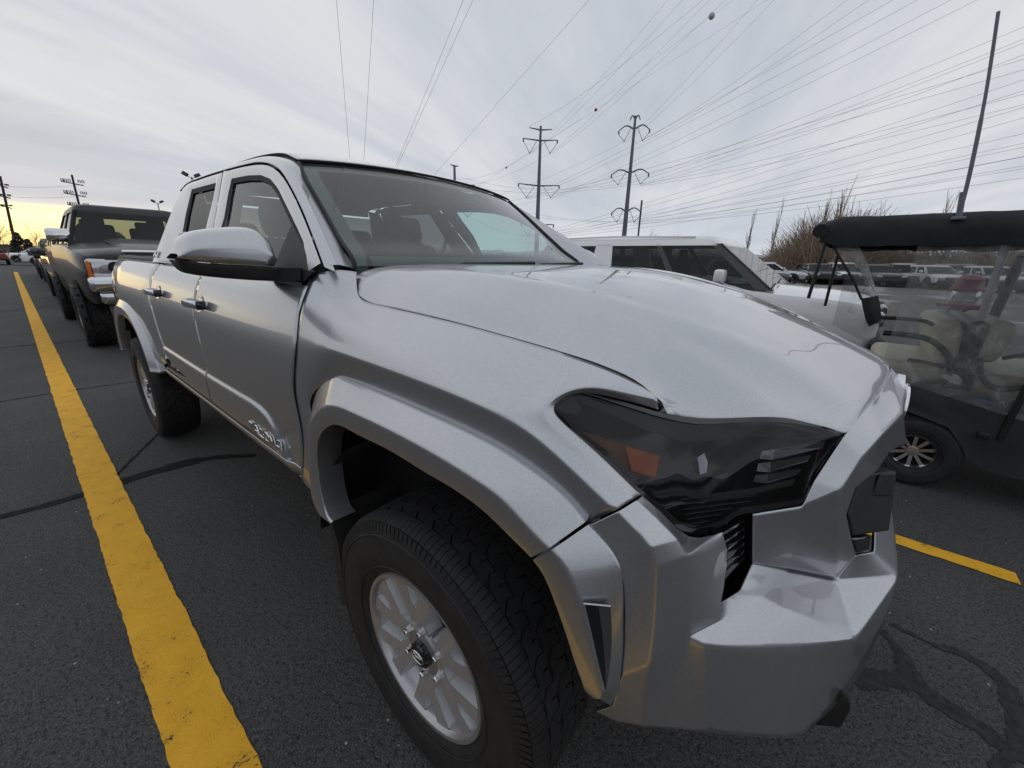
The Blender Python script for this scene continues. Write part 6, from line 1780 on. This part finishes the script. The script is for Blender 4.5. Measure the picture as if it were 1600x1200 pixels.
# ---- snow streaked lot and dirt strip on the right
def patch(name, pts, mat, z, kind='structure'):
    o = obj(name, ([Vector((x, y, z)) for x, y in pts], [tuple(range(len(pts)))]), mat); tag(o, kind=kind); return o
def pxd(u, d_): p = px_ground(u, d_); return (p[0], p[1])
m = M('snowy_lot')
n1 = m.noise(.22, 7, 0.65, dist=.6); n2 = m.noise(3, 5, 0.6)
wv = m.n('ShaderNodeTexWave'); wv.inputs['Scale'].default_value = .10; wv.inputs['Distortion'].default_value = 6; wv.inputs['Detail'].default_value = 4; m.l(m.pos(), wv.inputs['Vector'])
b_ = m.mix(m.ramp(n2, [(0.3, 0.0), (0.7, 1.0)]), (0.10, 0.092, 0.08), (0.17, 0.155, 0.135))
f_ = m.math('MULTIPLY', m.ramp(n1, [(0.48, 0.0), (0.60, 1.0)]), m.ramp(wv.outputs[0], [(0.3, 0.15), (0.8, 1.0)]))
m.col(m.mix(f_, b_, (0.50, 0.50, 0.51))).set(Roughness=0.9); m.bump(n2, .4, .03)
pts = [pxd(1130, 24), pxd(1640, 14), pxd(1700, 14), pxd(1700, 75), pxd(1500, 80), pxd(1300, 80), pxd(1150, 80)]
patch('snowy_gravel', pts, 'snowy_lot', .004)
# parked cars across the far side, in two rows
random.seed(77)
cols = ['paint_darkgrey', 'paint_white', 'silver_flat', 'paint_grey', 'paint_champagne', 'paint_black', 'paint_white', 'paint_grey', 'paint_red', 'silver_flat', 'paint_darkgrey', 'paint_white']
nm = {'paint_darkgrey': 'charcoal', 'paint_white': 'white', 'silver_flat': 'silver', 'paint_grey': 'grey', 'paint_champagne': 'champagne', 'paint_black': 'black', 'paint_red': 'red'}
spots = [(1236, 31, 'paint_grey'), (1262, 36, 'silver_flat')] + [(1300 + 34 * i, 38 + (i % 3), cols[i % len(cols)]) for i in range(10)]
where = ['nearest the brush bank end', 'second from the brush end'] + ['behind the cart roof post, car %s' % w for w in ()]
tail = ['parked at the end of the far row beside the white suv hood', 'parked second in the far row past the white suv hood', 'parked in the far row behind the cart canopy corner', 'in the far row behind the flexible side curtain', 'in the far row left of the red topped container', 'in the far row right behind the red topped container', 'in the far row behind the slanted curtain pole', 'in the far row behind the cart seats', 'with its roof showing past the cart seat backs', 'in the far row past the dark cart post', 'in the far row close to the right hand cart post', 'last in the far row behind the cart']
for i, (u, d_, c) in enumerate(spots):
    p = px_ground(u, d_)
    suv('%s car %s' % (nm[c], tail[i]), p, c, R(20 if i < 2 else -75 + 4 * (i % 3)), zr=1.52 + .1 * (i % 3 == 0), hz=.95, name='parked_car', cat='car', group=None)
# ---- snow capped mountains far away
random.seed(5)
rows = []
azs = [R(84 + 76 * k / 150) for k in range(151)]
prof = []
from mathutils import noise as mn
for k, a in enumerate(azs):
    h = 190 + 130 * mn.fractal(Vector((k * .06, 3.1, 0)), 1.0, 2.0, 5) + 70 * abs(mn.noise(Vector((k * .25, 9, 0))))
    prof.append(h)
D = 9000
rows.append([Vector((D * math.cos(a), D * math.sin(a), -5)) for a in azs])
for f, dd in ((.35, .97), (.7, 1.0), (1.0, 1.03)):
    rows.append([Vector((D * dd * math.cos(a), D * dd * math.sin(a), prof[k] * f * (1 + .25 * mn.noise(Vector((k * .5, f * 7, 2))) * (f < 1)))) for k, a in enumerate(azs)])
m = M('mountain_rock')
sx = m.n('ShaderNodeSeparateXYZ'); m.l(m.pos(), sx.inputs[0])
f_ = m.ramp(m.math('ADD', m.math('MULTIPLY', sx.outputs[2], .0042), m.math('MULTIPLY', m.noise(.006, 6), .7)), [(0.75, 0.0), (1.15, 1.0)])
m.col(m.mix(f_, (0.13, 0.16, 0.20), (0.60, 0.62, 0.66))).set(Roughness=1.0)
tag(obj('mountains', gridf(rows), 'mountain_rock', None, 60), kind='structure')
